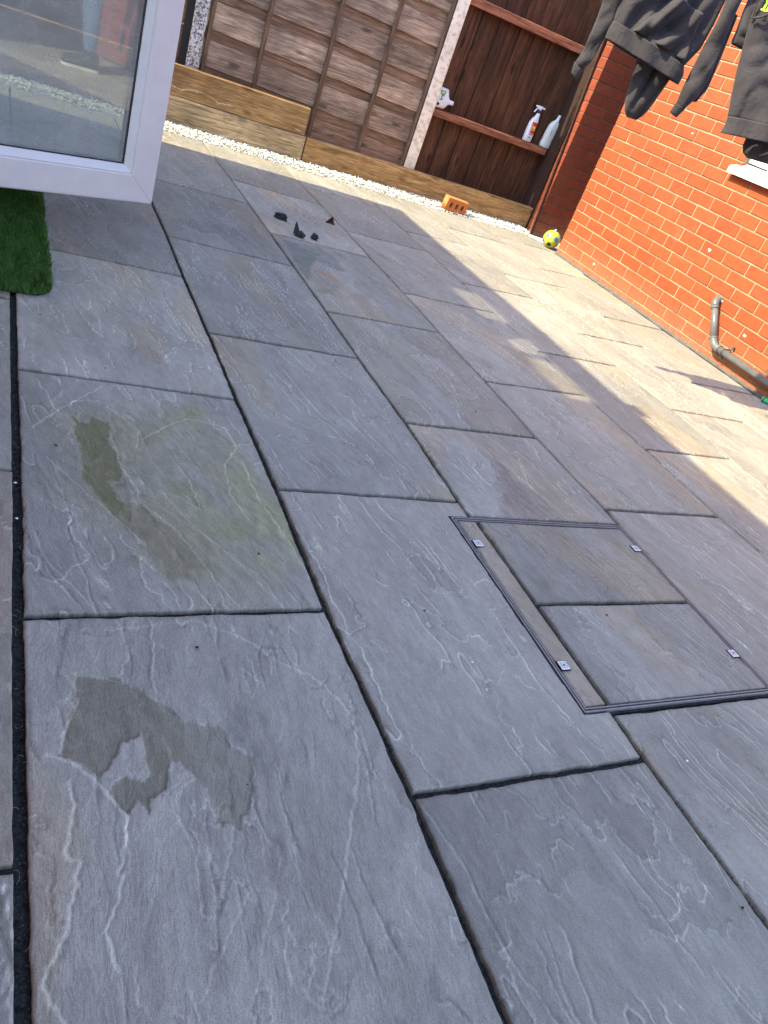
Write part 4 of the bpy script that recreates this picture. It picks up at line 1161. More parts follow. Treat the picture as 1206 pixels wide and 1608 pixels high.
V, F = merge(miter(.003, Z0 + .003, .111, Z0 + .111), miter(WL - .003, Z0 + .003, WL - .111, Z0 + .111))
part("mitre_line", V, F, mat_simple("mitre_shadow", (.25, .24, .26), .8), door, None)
V = [dpt(s, z, d) for s in (.143, WL - .143) for z in (Z0 + .143, Z1 - .143) for d in (.024, .048)]
F = [(0, 2, 6, 4), (1, 5, 7, 3), (0, 1, 3, 2), (4, 6, 7, 5), (0, 4, 5, 1), (2, 3, 7, 6)]
o = part("pane", V, F, GLASS, door, None); fixn(o.data)
V, F = lathe([(.004, 0), (.004, .03)], dpt(.055, 1.13, 0), 8, DNx, xdir=Vector((0, 0, 1)))
hb = box(-.014, .014, -.008, 0, -.11, .11, .003)
Vh = [dpt(.055 + a, 1.20 + c, b) for a, b, c in hb[0]]
hd = part("handle_plate", Vh, hb[1], WHITEP, door, None); fixn(hd.data)
V, F = tube([dpt(.055, 1.21, -.008), dpt(.055, 1.21, -.045), dpt(.075, 1.21, -.052), dpt(.165, 1.21, -.05)], .008, 10); part("handle", V, F, WHITEP, hd, None, True)
for z in (.35, 1.1, 1.8):
    V, F = tube([dpt(WL + .008, z - .05, .0), dpt(WL + .008, z + .05, .0)], .011, 12); part("hinge", V, F, WHITEP, door, None, True)
# ================================================================== small things
# holed brick
def holed_brick():
    t = thing("perforated_brick", (3.50, 5.93, .012), "loose orange brick with three dark holes, standing on edge in the white pebbles", "brick")
    W_, H_, D_ = .218, .104, .066
    cu = bpy.data.curves.new("b", 'CURVE'); cu.dimensions = '2D'; cu.fill_mode = 'BOTH'; cu.extrude = D_ / 2; cu.bevel_depth = .0015; cu.bevel_resolution = 1
    def spl(pts):
        s = cu.splines.new('POLY'); s.points.add(len(pts) - 1)
        for i, (x, y) in enumerate(pts): s.points[i].co = (x, y, 0, 1)
        s.use_cyclic_u = True
    out = []
    nt = 15
    out += [(-W_ / 2, -H_ / 2), (W_ / 2, -H_ / 2)]
    for i in range(nt + 1):
        x = W_ / 2 - W_ * i / nt
        out += [(x - .0005 if i == 0 else x + .003, H_ / 2 + (0 if i % 1 else 0)), ]
        if i < nt: out += [(x - .0045, H_ / 2), (x - .0065, H_ / 2 - .005), (x - .0095, H_ / 2 - .005)]
    out[-1] = (-W_ / 2, H_ / 2)
    spl(out)
    for cx in (-.060, 0, .060):
        spl([(cx + .0165 * math.copysign(abs(math.cos(a)) ** .7, math.cos(a)), -.004 + .025 * math.copysign(abs(math.sin(a)) ** .7, math.sin(a))) for a in [2 * math.pi * k / 18 for k in range(18)]])
    ob = bpy.data.objects.new("b", cu); COL.objects.link(ob)
    dg = bpy.context.evaluated_depsgraph_get(); me = bpy.data.meshes.new_from_object(ob.evaluated_get(dg))
    bpy.data.objects.remove(ob)
    me.materials.clear(); me.materials.append(mat_simple("orange_clay", (.50, .17, .055), .85, .2, 0, .12, 60, .6, 250))
    rot = Matrix.Translation(Vector((3.512, 5.945, .012 + H_ / 2))) @ Matrix.Rotation(math.radians(5), 4, 'Z') @ Matrix.Rotation(math.radians(3.5), 4, 'Y') @ Matrix.Rotation(math.radians(90 + 4), 4, 'X')
    me.transform(Matrix.Translation(-Vector((3.50, 5.93, .012))) @ rot)
    o = link("brick_body", me, t, (3.50, 5.93, .012))
    V, F = box(-.09, .09, .020, .024, -.035, .035)
    V = [tuple(rot @ Vector((x, z, -y))) for x, y, z in V]
    part("hole_backing", V, F, BLACK, t)
holed_brick()

# ball
ball = thing("toy_ball", (4.372, 5.625, 0), "small yellow toy football with blue spots, lying against the end of the brick wall", "ball")
def ico2(sub=3):
    V, F = ico(); V = [Vector(v).normalized() for v in V]; F = [tuple(f) for f in F]
    for _ in range(sub):
        c = {}; NF = []
        def mid(a, b):
            k = (min(a, b), max(a, b))
            if k not in c: c[k] = len(V); V.append(((V[a] + V[b]) / 2).normalized())
            return c[k]
        for a, b, d in F:
            e, f, g = mid(a, b), mid(b, d), mid(d, a); NF += [(a, e, g), (e, b, f), (g, f, d), (e, f, g)]
        F = NF
    return V, F
BC = Vector((4.372, 5.625, .0765)); BR = .0765
V, F = ico2(3); V = [BC + v * BR for v in V]
YEL_ = mat_simple("yellow_rubber", (.42, .42, .03), .45, .5, 0, .06, 12)
part("shell", V, F, YEL_, ball, None, True)
iv, _ = ico()
vdir = (Vector((0, 0, 1.09)) - BC).normalized()
# orientation: one dark spot low in front, two blue spots above it
R1 = Vector((0, 1, 0)); zax = vdir; xax = Vector((0, 0, 1)).cross(zax).normalized(); yax = zax.cross(xax)
def cap(dirv, ang, mat, nm, h=1.006):
    d = dirv.normalized(); a = d.orthogonal().normalized(); b = d.cross(a)
    V = [BC + d * BR * h]; F = []
    for ri, fr in enumerate((.5, 1.0)):
        for k in range(10):
            t = 2 * math.pi * k / 10; q = (d * math.cos(ang * fr) + (a * math.cos(t) + b * math.sin(t)) * math.sin(ang * fr)); V.append(BC + q * BR * h)
    for k in range(10):
        F.append((0, 1 + k, 1 + (k + 1) % 10)); F.append((1 + k, 11 + k, 11 + (k + 1) % 10, 1 + (k + 1) % 10))
    o = part(nm, V, F, mat, ball, None, True); return o
BLU = mat_simple("blue_print", (.045, .13, .36), .45); BLK = mat_simple("black_print", (.02, .025, .03), .45); ORG = mat_simple("orange_print", (.70, .36, .03), .45)
up_ = Vector((-.35, .0, .94))
for (a, b, m_, an) in ((-.50, .28, BLU, .27), (.48, .16, BLU, .27), (-.06, -.62, BLK, .27), (.40, -.42, ORG, .20), (-.80, -.45, BLU, .26), (0, .95, BLU, .24), (.95, -.5, BLU, .26)):
    cap(zax * math.sqrt(max(.05, 1 - min(.95, a * a + b * b))) + xax * a + yax * b, an, m_, "spot")
for k in range(5):
    t = 1.3 * k; cap(-zax * .8 + xax * math.cos(t) * .8 + yax * math.sin(t) * .8, .26, BLU, "spot")
V, F = lathe([(.008, -.002), (.008, .010), (.004, .013)], BC + (yax * .96 + zax * .28 + xax * .02) * BR, 10, (yax + zax * .3).normalized(), xdir=xax); part("valve_cap", V, F, WHITEP, ball)

# white plastic strip
a = Vector((4.300, 5.860, .006)); b = Vector((4.402, 5.712, .006)); u = (b - a).normalized().cross(Vector((0, 0, 1))) * .008
V, F = merge(([a - u, a + u, b + u, b - u, a - u + Vector((0, 0, .008)), a + u + Vector((0, 0, .008)), b + u + Vector((0, 0, .008)), b - u + Vector((0, 0, .008))],
              [(0, 3, 2, 1), (4, 5, 6, 7), (0, 1, 5, 4), (1, 2, 6, 5), (2, 3, 7, 6), (3, 0, 4, 7)]), tube([a + Vector((0, 0, .012)), b + Vector((0, 0, .012))], .005, 8))
tag(part("plastic_strip", V, F, WHITEP, None, (4.35, 5.79, 0)), "short white plastic strip lying on the slabs beside the yellow ball", "strip")

# four dark lumps of stone on a slab
def rock(c, dims, rot, seed, m, label):
    V, F = ico2(2)
    r = random.Random(seed)
    out = []
    for v in V:
        q = 1 + .55 * (mnoise.noise(v * 1.7 + Vector((seed, 0, 0)))) + .18 * mnoise.noise(v * 5 + Vector((0, seed, 0)))
        out.append(Vector((v.x * dims[0] * q, v.y * dims[1] * q, max(v.z, -.55) * dims[2] * q)))
    zmin = min(v.z for v in out)
    Mx = Matrix.Rotation(rot, 3, 'Z')
    out = [Mx @ (v - Vector((0, 0, zmin))) + Vector((c[0], c[1], .0015)) for v in out]
    o = part("rock", out, F, m, None, (c[0], c[1], 0)); tag(o, label, "stone", "dark lumps of stone on the slab"); return o
DKR = mat_simple("dark_mossy_stone", (.030, .032, .028), .85, .2, 0, .4, 60, .9, 300); RDR = mat_simple("dark_red_stone", (.055, .026, .022), .85, .2, 0, .4, 60, .9, 300)
rock((1.482, 4.325), (.044, .020, .020), -.55, 3, DKR, "long flat dark lump of stone, leftmost of the four on the grey slab")
rk = rock((1.525, 4.052), (.025, .027, .018), .3, 8, DKR, "dark lump of stone with an upright horn, resting across the slab joint")
V = []; F = []
n = 7
for i in range(7):
    t = i / 6; r_ = .021 * (1 - t) ** .8 + .002
    for k in range(n):
        th = 2 * math.pi * k / n; V.append((1.510 - .014 * t + math.cos(th) * r_ * .9, 4.068 + .01 * t + math.sin(th) * r_ * .8, .010 + .062 * t))
for i in range(6):
    for k in range(n): F.append((i * n + k, i * n + (k + 1) % n, (i + 1) * n + (k + 1) % n, (i + 1) * n + k))
F.append(tuple(range(6 * n, 7 * n)))
part("horn", V, F, DKR, rk)
rock((1.622, 4.075), (.023, .020, .018), .9, 15, DKR, "small round dark lump of stone, lowest right of the four")
V = [(1.832, 4.515, .001), (1.893, 4.490, .001), (1.872, 4.535, .001), (1.868, 4.500, .052), (1.885, 4.505, .018), (1.848, 4.505, .020)]
tag(part("rock", V, [(0, 2, 1), (0, 1, 4, 3), (0, 3, 2), (1, 2, 4), (2, 3, 4), (0, 3, 5)], RDR, None, (1.865, 4.505, 0)), "pointed dark reddish chip of stone, rightmost of the four", "stone", "dark lumps of stone on the slab")

# bottles on the fence rail
RZ = .6875
def sq_loft(rows, c, n=20, lean=Vector((0, 0, 0)), pw=3.0):
    """rows: (height, half width x, half depth y, dx)"""
    V = []; F = []
    for (h, a, b, dx) in rows:
        for k in range(n):
            t = 2 * math.pi * k / n; ct, st = math.cos(t), math.sin(t)
            V.append(Vector((c[0] + dx + a * math.copysign(abs(ct) ** (2 / pw), ct), c[1] + b * math.copysign(abs(st) ** (2 / pw), st), c[2] + h)) + lean * h)
    m_ = len(rows)
    for i in range(m_ - 1):
        for k in range(n): F.append((i * n + k, i * n + (k + 1) % n, (i + 1) * n + (k + 1) % n, (i + 1) * n + k))
    F.append(tuple(range(n))[::-1]); F.append(tuple(range((m_ - 1) * n, m_ * n)))
    return V, F
sb = thing("spray_bottle", (4.165, 6.287, RZ), "white trigger spray bottle with a red label standing on the lower fence rail", "bottle")
c = (4.165, 6.287, RZ)
WB = mat_simple("white_bottle", (.72, .72, .74), .35)
V, F = sq_loft([(0, .040, .023, 0), (.004, .043, .026, 0), (.10, .042, .026, 0), (.155, .040, .025, .002), (.178, .033, .022, .006), (.200, .022, .018, .012), (.222, .016, .015, .016), (.235, .015, .014, .016)], c)
part("bottle_body", V, F, WB, sb, None, True)
V, F = sq_loft([(.235, .0165, .016, .016), (.258, .0165, .016, .016), (.262, .012, .012, .016)], c, 16); part("collar", V, F, mat_simple("navy_collar", (.03, .04, .10), .4), sb, None, True)
V, F = merge(sq_loft([(.262, .012, .011, .015), (.270, .020, .012, .010), (.284, .030, .012, .012), (.292, .028, .010, .010)], c, 14), box(c[0] + .030, c[0] + .062, c[1] - .008, c[1] + .008, RZ + .274, RZ + .287, .003), box(c[0] - .034, c[0] - .012, c[1] - .008, c[1] + .008, RZ + .276, RZ + .290, .003),
             ([(c[0] - .014, c[1] - .005, RZ + .276), (c[0] - .004, c[1] - .005, RZ + .276), (c[0] - .030, c[1] - .005, RZ + .232), (c[0] - .037, c[1] - .005, RZ + .236), (c[0] - .014, c[1] + .005, RZ + .276), (c[0] - .004, c[1] + .005, RZ + .276), (c[0] - .030, c[1] + .005, RZ + .232), (c[0] - .037, c[1] + .005, RZ + .236)],
              [(0, 1, 2, 3), (4, 7, 6, 5), (0, 4, 5, 1), (1, 5, 6, 2), (2, 6, 7, 3), (3, 7, 4, 0)]))
o = part("trigger_head", V, F, WB, sb); fixn(o.data)
def label_patch(x0, x1, z0, z1, y, m_, parent, nm="label", bow=.004):
    V = []; F = []
    n = 6
    for i in range(n + 1):
        t = i / n; x = x0 + (x1 - x0) * t; yy = y + bow * (2 * t - 1) ** 2
        V += [(x, yy, z0), (x, yy, z1)]
    for i in range(n): F.append((2 * i, 2 * i + 2, 2 * i + 3, 2 * i + 1))
    return part(nm, V, F, m_, parent)
RED = mat_simple("red_print", (.55, .03, .02), .5); YL = mat_simple("yellow_print", (.75, .55, .05), .5); DKP = mat_simple("dark_print", (.04, .04, .06), .5); GRN = mat_simple("green_print", (.02, .28, .16), .5); WHT = mat_simple("white_print", (.8, .8, .8), .5)
fy = c[1] - .0275
label_patch(c[0] - .022, c[0] + .034, RZ + .070, RZ + .160, fy, RED, sb)
label_patch(c[0] - .006, c[0] + .024, RZ + .096, RZ + .130, fy - .0012, YL, sb, "label_print", .001)
label_patch(c[0] - .002, c[0] + .014, RZ + .100, RZ + .112, fy - .0020, GRN, sb, "label_print", .001)
label_patch(c[0] - .020, c[0] - .008, RZ + .078, RZ + .145, fy - .0004, mat_simple("pink_print", (.62, .30, .32), .5), sb, "label_print", .001)
def text3(s, x, z, y, size, m_, parent, nm="lettering"):
    cu = bpy.data.curves.new("t", 'FONT'); cu.body = s; cu.size = size; cu.align_x = 'CENTER'
    ob = bpy.data.objects.new("t", cu); COL.objects.link(ob)
    me = bpy.data.meshes.new_from_object(ob.evaluated_get(bpy.context.evaluated_depsgraph_get())); bpy.data.objects.remove(ob)
    me.materials.clear(); me.materials.append(m_)
    me.transform(Matrix.Rotation(math.radians(90), 4, 'X'))
    return link(nm, me, parent, (x, y, z))
for i, dx in enumerate((-.014, -.001, .011)):
    label_patch(c[0] + dx, c[0] + dx + .008, RZ + .056, RZ + .065, fy - .0008, DKP, sb, "label_print", 0)
label_patch(c[0] - .012, c[0] + .014, RZ + .034, RZ + .039, fy - .0008, DKP, sb, "label_print", 0)

cbt = thing("clear_bottle", (4.385, 6.287, RZ), "empty translucent plastic bottle without a cap, beside the spray bottle", "bottle")
c = (4.372, 6.287, RZ)
CLR = M("cloudy_plastic", .25, .5); CLR.base((.66, .70, .67)); CLR.b.inputs["Transmission Weight"].default_value = .2; CLR.bump(CLR.noise(CLR.coord(), 90, 4, .6), .5, .003)
V, F = sq_loft([(0, .050, .030, -.006), (.006, .054, .033, -.006), (.05, .054, .033, -.004), (.06, .050, .031, -.003), (.07, .053, .033, -.002), (.15, .050, .032, .004), (.19, .048, .031, .010), (.215, .036, .026, .016), (.232, .018, .016, .022), (.250, .013, .013, .026), (.276, .0125, .0125, .030), (.280, .010, .010, .030)], c, 22, Vector((0, 0, 0)), 2.4)
part("bottle_body", V, F, CLR.m, cbt, None, True)
label_patch(c[0] - .012, c[0] - .004, RZ + .100, RZ + .150, c[1] - .034, mat_simple("faded_label", (.25, .24, .32), .5), cbt, "label", 0)

jug = thing("white_jug", (3.24, 6.285, RZ), "white jug with a green label lying on the rail behind the pale post", "bottle")
# body lies with its neck pointing right; long axis along x, tilted a little downwards
def jp(x, z, y): return (x, y, z)
rows = [(-.135, .052, .034), (-.128, .058, .038), (-.03, .060, .038), (.020, .059, .038), (.036, .046, .032), (.052, .026, .022), (.062, .018, .018), (.098, .0165, .0165), (.102, .014, .014)]
V = []; F = []; n = 20
ax = Vector((1, 0, .02)).normalized(); upj = Vector((-.02, 0, 1)).normalized(); oc = Vector((3.245, 6.287, RZ + .082))
for (d, a_, b_) in rows:
    zc = -.012 if d > .03 else 0
    for k in range(n):
        t = 2 * math.pi * k / n; ct, st = math.cos(t), math.sin(t)
        a2 = a_ * (1.28 if d < .03 else 1.0)
        V.append(oc + ax * d + upj * (a2 * math.copysign(abs(ct) ** .7, ct) + zc) + Vector((0, 1, 0)) * b_ * math.copysign(abs(st) ** .7, st))
for i in range(len(rows) - 1):
    for k in range(n): F.append((i * n + k, i * n + (k + 1) % n, (i + 1) * n + (k + 1) % n, (i + 1) * n + k))
F += [tuple(range(n))[::-1], tuple(range((len(rows) - 1) * n, len(rows) * n))]
o = part("jug_body", V, F, WB, jug, None, True); fixn(o.data)
jy = oc.y - .0395
label_patch(3.190, 3.236, RZ + .070, RZ + .140, jy, GRN, jug)
label_patch(3.200, 3.222, RZ + .118, RZ + .136, jy - .001, YL, jug, "label_print", 0)
label_patch(3.196, 3.204, RZ + .078, RZ + .108, jy - .001, WHT, jug, "label_print", 0)
label_patch(3.216, 3.224, RZ + .080, RZ + .100, jy - .001, WHT, jug, "label_print", 0)
V, F = lathe([(.011, 0), (.011, .002)], (3.196, jy - .001, RZ + .036), 12, Vector((0, -1, 0)), xdir=Vector((1, 0, 0))); part("grip_hole", V, F, BLACK, jug)

# ================================================================== washing line
E1 = Vector((.809, -.588, 0)).normalized(); NN = Vector((-.588, -.809, 0)).normalized(); Q0 = Vector((2.5, 3.0, 0))
def gpt(s, z, d): return Q0 + E1 * s + Vector((0, 0, z)) + NN * d
def interp(pl, z):
    zs = [p[1] for p in pl]; ss = [p[0] for p in pl]
    return np.interp(z, zs, ss)
def cloth_loft(Lp, Rp, nt, nk, depth, fold, parent, mat, name, d0=0.0, wobble=0.0, seed=1, pw=2.2, phase=0.0, closed_end=False, thick=None):
    """closed flattened tube between two boundary polylines given bottom-to-top, folded lengthwise"""
    def res(P, n):
        d = [0]
        for a, b in zip(P[:-1], P[1:]): d.append(d[-1] + math.hypot(b[0] - a[0], b[1] - a[1]))
        t = np.linspace(0, d[-1], n)
        return np.interp(t, d, [p[0] for p in P]), np.interp(t, d, [p[1] for p in P])
    ls, lz = res(Lp, nt); rs_, rz = res(Rp, nt)
    V = []; F = []
    for i in range(nt):
        t = i / (nt - 1)
        cs, cz = (ls[i] + rs_[i]) / 2, (lz[i] + rz[i]) / 2
        hs, hz = (rs_[i] - ls[i]) / 2, (rz[i] - lz[i]) / 2
        hw = math.hypot(hs, hz)
        dp = depth(t) if callable(depth) else depth
        for k in range(nk):
            th = 2 * math.pi * k / nk; ct, st = math.cos(th), math.sin(th)
            a = math.copysign(abs(ct) ** (2 / pw), ct); b = math.copysign(abs(st) ** (2 / pw), st)
            s = cs + hs * a; z = cz + hz * a
            f = fold(s, z, t, a) if st > 0 else -.5 * fold(s + .3, z, t, a)
            env = (1 - abs(a) ** 4)
            d = d0 + dp * b + f * env
            V.append(gpt(s, z, d))
    for i in range(nt - 1):
        for k in range(nk): F.append((i * nk + k, i * nk + (k + 1) % nk, (i + 1) * nk + (k + 1) % nk, (i + 1) * nk + k))
    if closed_end: F.append(tuple(range(nk))[::-1])
    o = part(name, V, F, mat, parent, None, True)
    me = o.data
    md = o.modifiers.new("thickness", 'SOLIDIFY'); md.thickness = .0025; md.offset = -1
    fixn(me)
    return o
def nz(x, y, s=0): return float(mnoise.noise(Vector((x, y, s))))
# --- hoodie
hood1 = thing("hoodie", tuple(gpt(-.09, 2.02, 0)), "charcoal hooded sweatshirt with a front pouch pocket and both sleeves dangling from the washing line", "clothing")
def fold1(s, z, t, a):
    # diagonal drapes running from upper right to lower left
    q = s * .90 - (z - 1.35) * .52
    r = .024 * math.sin(q * 62 + 2.2 * nz(s * 4, z * 3)) * (.35 + .65 * min(1, max(0, t) * 3)) * (.45 + .9 * max(0, nz(s * 5 + 3, z * 4, 2) + .35))
    r += .028 * nz(s * 7, z * 3.2, 5) + .011 * nz(s * 20, z * 12, 6)
    r -= .016 * max(0, 1 - abs(3.0 * nz(s * 5 + 9, z * 3.4, 8))) ** 2
    # deep crease left of the pocket
    r -= .026 * math.exp(-((s + .135 + (z - 1.42) * -.25) / .016) ** 2) * (1 if z > 1.36 else .2)
    r += .012 * math.exp(-((s + .165 + (z - 1.42) * -.25) / .014) ** 2)
    return r
L1 = [(-.275, 1.423), (-.285, 1.50), (-.290, 1.62), (-.27, 1.85), (-.25, 2.02)]
R1 = [(.075, 1.367), (.108, 1.45), (.113, 1.54), (.112, 1.63), (.12, 1.85), (.10, 2.02)]
cloth_loft(L1, R1, 70, 150, lambda t: .052 - .02 * t, fold1, hood1, CLOTH, "torso")
def foldh(s, z, t, a):
    return .009 * math.sin(s * 48 + z * 9) + .014 * nz(s * 6, z * 3, 5) + .0008 * math.sin(s * 260)
cloth_loft([(-.280, 1.357), (-.282, 1.39), (-.276, 1.426)], [(.090, 1.303), (.092, 1.34), (.078, 1.371)], 12, 130, lambda t: .060, foldh, hood1, CLOTH, "hem_band", d0=.002)
# pouch pocket: a panel lying on the folded front
def panel(poly_rows, parent, mat, name, off, fold, dp):
    n1, n2 = 26, 26; V = []; F = []
    (a, b, c2, d2) = poly_rows
    for i in range(n1):
        v = i / (n1 - 1)
        l = (a[0] + (d2[0] - a[0]) * v, a[1] + (d2[1] - a[1]) * v); r = (b[0] + (c2[0] - b[0]) * v, b[1] + (c2[1] - b[1]) * v)
        for k in range(n2):
            u = k / (n2 - 1); s = l[0] + (r[0] - l[0]) * u; z = l[1] + (r[1] - l[1]) * u
            e = min(u, 1 - u, v, 1 - v)
            V.append(gpt(s, z, dp + fold(s, z, .5, 0) + off * (1 if e > .001 else .3)))
    for i in range(n1 - 1):
        for k in range(n2 - 1): q = i * n2 + k; F.append((q, q + 1, q + n2 + 1, q + n2))
    o = part(name, V, F, mat, parent, None, True); md = o.modifiers.new("thickness", 'SOLIDIFY'); md.thickness = .004; fixn(o.data); return o
panel([(-.185, 1.418), (.066, 1.384), (.050, 1.553), (-.075, 1.578)], hood1, CLOTH, "pouch_pocket", .010, fold1, .052 * .93)
# sleeves
def folds(sd):
    def f(s, z, t, a): return .015 * nz(s * 9 + sd, z * 6, sd) + .010 * math.sin((z * 42 + s * 25) + sd + 2 * nz(s * 8, z * 5)) * (.4 + .6 * (1 - t)) + .006 * nz(s * 26, z * 20, 3) - .008 * max(0, 1 - abs(3.0 * nz(s * 10 + sd, z * 9, 8 + sd))) ** 2
    return f
cloth_loft([(-.359, 1.235), (-.345, 1.29), (-.345, 1.42), (-.352, 1.50), (-.345, 1.62), (-.30, 1.80)], [(-.318, 1.215), (-.296, 1.255), (-.283, 1.34), (-.268, 1.42), (-.262, 1.52), (-.255, 1.65), (-.23, 1.82)], 60, 40, lambda t: .022 + .02 * t, folds(2), hood1, CLOTH, "sleeve", d0=-.02)
cloth_loft([(-.356, 1.196), (-.362, 1.238)], [(-.325, 1.176), (-.314, 1.218)], 8, 36, .017, folds(3), hood1, CLOTH, "cuff", d0=-.02)
cloth_loft([(.116, 1.236), (.110, 1.30), (.112, 1.44), (.118, 1.56), (.10, 1.75), (.06, 1.85)], [(.158, 1.226), (.186, 1.29), (.196, 1.36), (.185, 1.48), (.172, 1.59), (.165, 1.78), (.12, 1.90)], 60, 44, lambda t: .024 + .018 * t, folds(7), hood1, CLOTH, "sleeve", d0=.012)
cloth_loft([(.107, 1.200), (.113, 1.240)], [(.144, 1.190), (.161, 1.230)], 8, 36, .018, folds(8), hood1, CLOTH, "cuff", d0=.012)
cloth_loft([(.160, 1.262), (.150, 1.32), (.160, 1.45), (.155, 1.6)], [(.196, 1.272), (.214, 1.33), (.205, 1.45), (.188, 1.6)], 40, 32, .02, folds(5), hood1, CLOTH, "sleeve_fold", d0=-.030, closed_end=True)
# the hood hanging down behind, seen below the hem
def foldp(s, z, t, a):
    r = .010 * nz(s * 12, z * 8, 9)
    r -= .030 * math.exp(-((s + .040 - (z - 1.2) * .12) / .010) ** 2) * min(1, max(0, (z - 1.15) * 12))
    r += .010 * math.exp(-((s + .068 - (z - 1.2) * .1) / .018) ** 2)
    r -= .016 * math.exp(-((s - .008 - (z - 1.2) * .25) / .008) ** 2)
    return r
cloth_loft([(-.052, 1.122), (-.075, 1.145), (-.087, 1.175), (-.100, 1.25), (-.118, 1.34), (-.125, 1.42)], [(-.006, 1.124), (.014, 1.150), (.024, 1.175), (.036, 1.23), (.050, 1.30), (.06, 1.40)], 46, 90, lambda t: .012 + .03 * min(1, t * 4), foldp, hood1, CLOTH, "hood", d0=-.055, closed_end=True)
# pegs
def peg(s, col, cn):
    p = thing("clothes_peg", tuple(gpt(s, 2.03, 0)), "peg", "peg", "clothes pegs on the washing line")
    m_ = mat_simple("peg_plastic", col, .4)
    for sg in (-1, 1):
        V, F = box(-.005, .005, -.004, .004, -.06, .02, .001)
        V = [gpt(s + x, 2.03 + z, y + sg * (.008 + (.006 if z > 0 else 0))) for x, y, z in V]; o = part("peg_arm", V, F, m_, p); fixn(o.data)
    p["label"] = cn + " plastic clothes peg gripping the washing line above the hanging clothes"
    return p
peg(-.24, (.1, .3, .6), 'blue'); peg(.08, (.6, .1, .1), 'red'); peg(.24, (.1, .5, .2), 'green'); peg(.62, (.6, .5, .1), 'yellow')
V, F = tube([gpt(s, 2.045 - .012 * math.cos(s), 0) for s in np.linspace(-3.45, 2.28, 40)], .0022, 6)
tag(part("washing_line", V, F, mat_simple("blue_line", (.10, .22, .42), .5), None, (2.5, 3, 2)), "thin blue washing line strung across the patio above the clothes", "washing line")

# --- second garment
top2 = thing("sweatshirt", tuple(gpt(.5, 2.02, 0)), "grey sweatshirt with a neon green neck print hanging above the white sill", "clothing")
def fold2(s, z, t, a):
    r = .022 * nz(s * 5, z * 2.4, 11) + .012 * math.sin(s * 34 + z * 7 + 2 * nz(s * 3, z * 2)) + .010 * nz(s * 14, z * 14, 4)
    r -= .018 * max(0, 1 - abs(3.0 * nz(s * 4.4 + 2, z * 3.6, 18))) ** 2 + .010 * max(0, 1 - abs(3.2 * nz(s * 8 + 2, z * 8, 28))) ** 2
    r += .010 * math.sin((s + z) * 30) * math.exp(-((z - 1.33) / .09) ** 2) * .5
    return r
L2 = [(.336, 1.264), (.308, 1.338), (.281, 1.42), (.245, 1.55), (.232, 1.60), (.22, 1.72), (.22, 2.02)]
R2 = [(.76, 1.325), (.77, 1.40), (.775, 1.48), (.78, 1.60), (.78, 1.66), (.77, 1.8), (.72, 2.02)]
cloth_loft(L2, R2, 66, 150, lambda t: .048 - .018 * t, fold2, top2, CLOTH2, "torso", d0=.03)
def foldh2(s, z, t, a): return .008 * math.sin(s * 40) + .014 * nz(s * 5, z * 3, 11) + .0008 * math.sin(s * 250)
cloth_loft([(.341, 1.200), (.343, 1.23), (.336, 1.268)], [(.765, 1.265), (.770, 1.30), (.762, 1.330)], 12, 130, lambda t: .054, foldh2, top2, CLOTH2, "hem_band", d0=.032)
cloth_loft([(.212, 1.505), (.205, 1.56), (.195, 1.62), (.19, 1.70)], [(.272, 1.503), (.268, 1.56), (.262, 1.62), (.26, 1.70)], 30, 36, .022, folds(12), top2, CLOTH2, "sleeve", d0=-.005)
# neckline ridges and the V seam
def seamtube(pts, r, parent, mat, fold, dp, off, nm):
    P = []
    for (a, b) in zip(pts[:-1], pts[1:]):
        for i in range(12):
            t = i / 12; P.append((a[0] + (b[0] - a[0]) * t, a[1] + (b[1] - a[1]) * t))
    P.append(pts[-1])
    V, F = tube([gpt(s, z, dp + off + fold(s, z, .5, 0)) for s, z in P], r, 8); return part(nm, V, F, mat, parent, None, True)
seamtube([(.236, 1.600), (.262, 1.612), (.285, 1.632), (.31, 1.665)], .0045, top2, CLOTH2, fold2, .03 + .043, .002, "neck_seam")
seamtube([(.236, 1.600), (.226, 1.64), (.222, 1.70)], .0035, top2, CLOTH2, fold2, .03 + .034, .000, "neck_seam")
NEON = mat_simple("neon_green_print", (.45, .85, .03), .5)
def stroke(pts, w_):
    V = []; F = []
    for (s, z) in pts:
        V += [gpt(s - w_, z, .0775 + fold2(s, z, .5, 0)), gpt(s + w_, z, .0775 + fold2(s, z, .5, 0))]
    for i in range(len(pts) - 1): F.append((2 * i, 2 * i + 1, 2 * i + 3, 2 * i + 2))
    return V, F
V, F = merge(stroke([(.256, 1.632), (.257, 1.650), (.259, 1.668), (.264, 1.685)], .0042), stroke([(.270, 1.634), (.272, 1.655), (.275, 1.685)], .0038), stroke([(.256, 1.632), (.258, 1.638)], .011), stroke([(.262, 1.664), (.268, 1.670)], .012), stroke([(.286, 1.664), (.292, 1.690)], .006))
part("neon_print", V, F, NEON, top2)
# hood hanging down behind the second garment
cloth_loft([(.505, 1.152), (.478, 1.165), (.462, 1.19), (.458, 1.24), (.46, 1.30)], [(.60, 1.160), (.64, 1.18), (.66, 1.21), (.67, 1.26), (.67, 1.32)], 34, 70, lambda t: .012 + .03 * min(1, t * 4), lambda s, z, t, a: .020 * math.sin(s * 90) * .6 + .012 * nz(s * 12, z * 9, 3), top2, CLOTH, "hood", d0=-.02, closed_end=True)
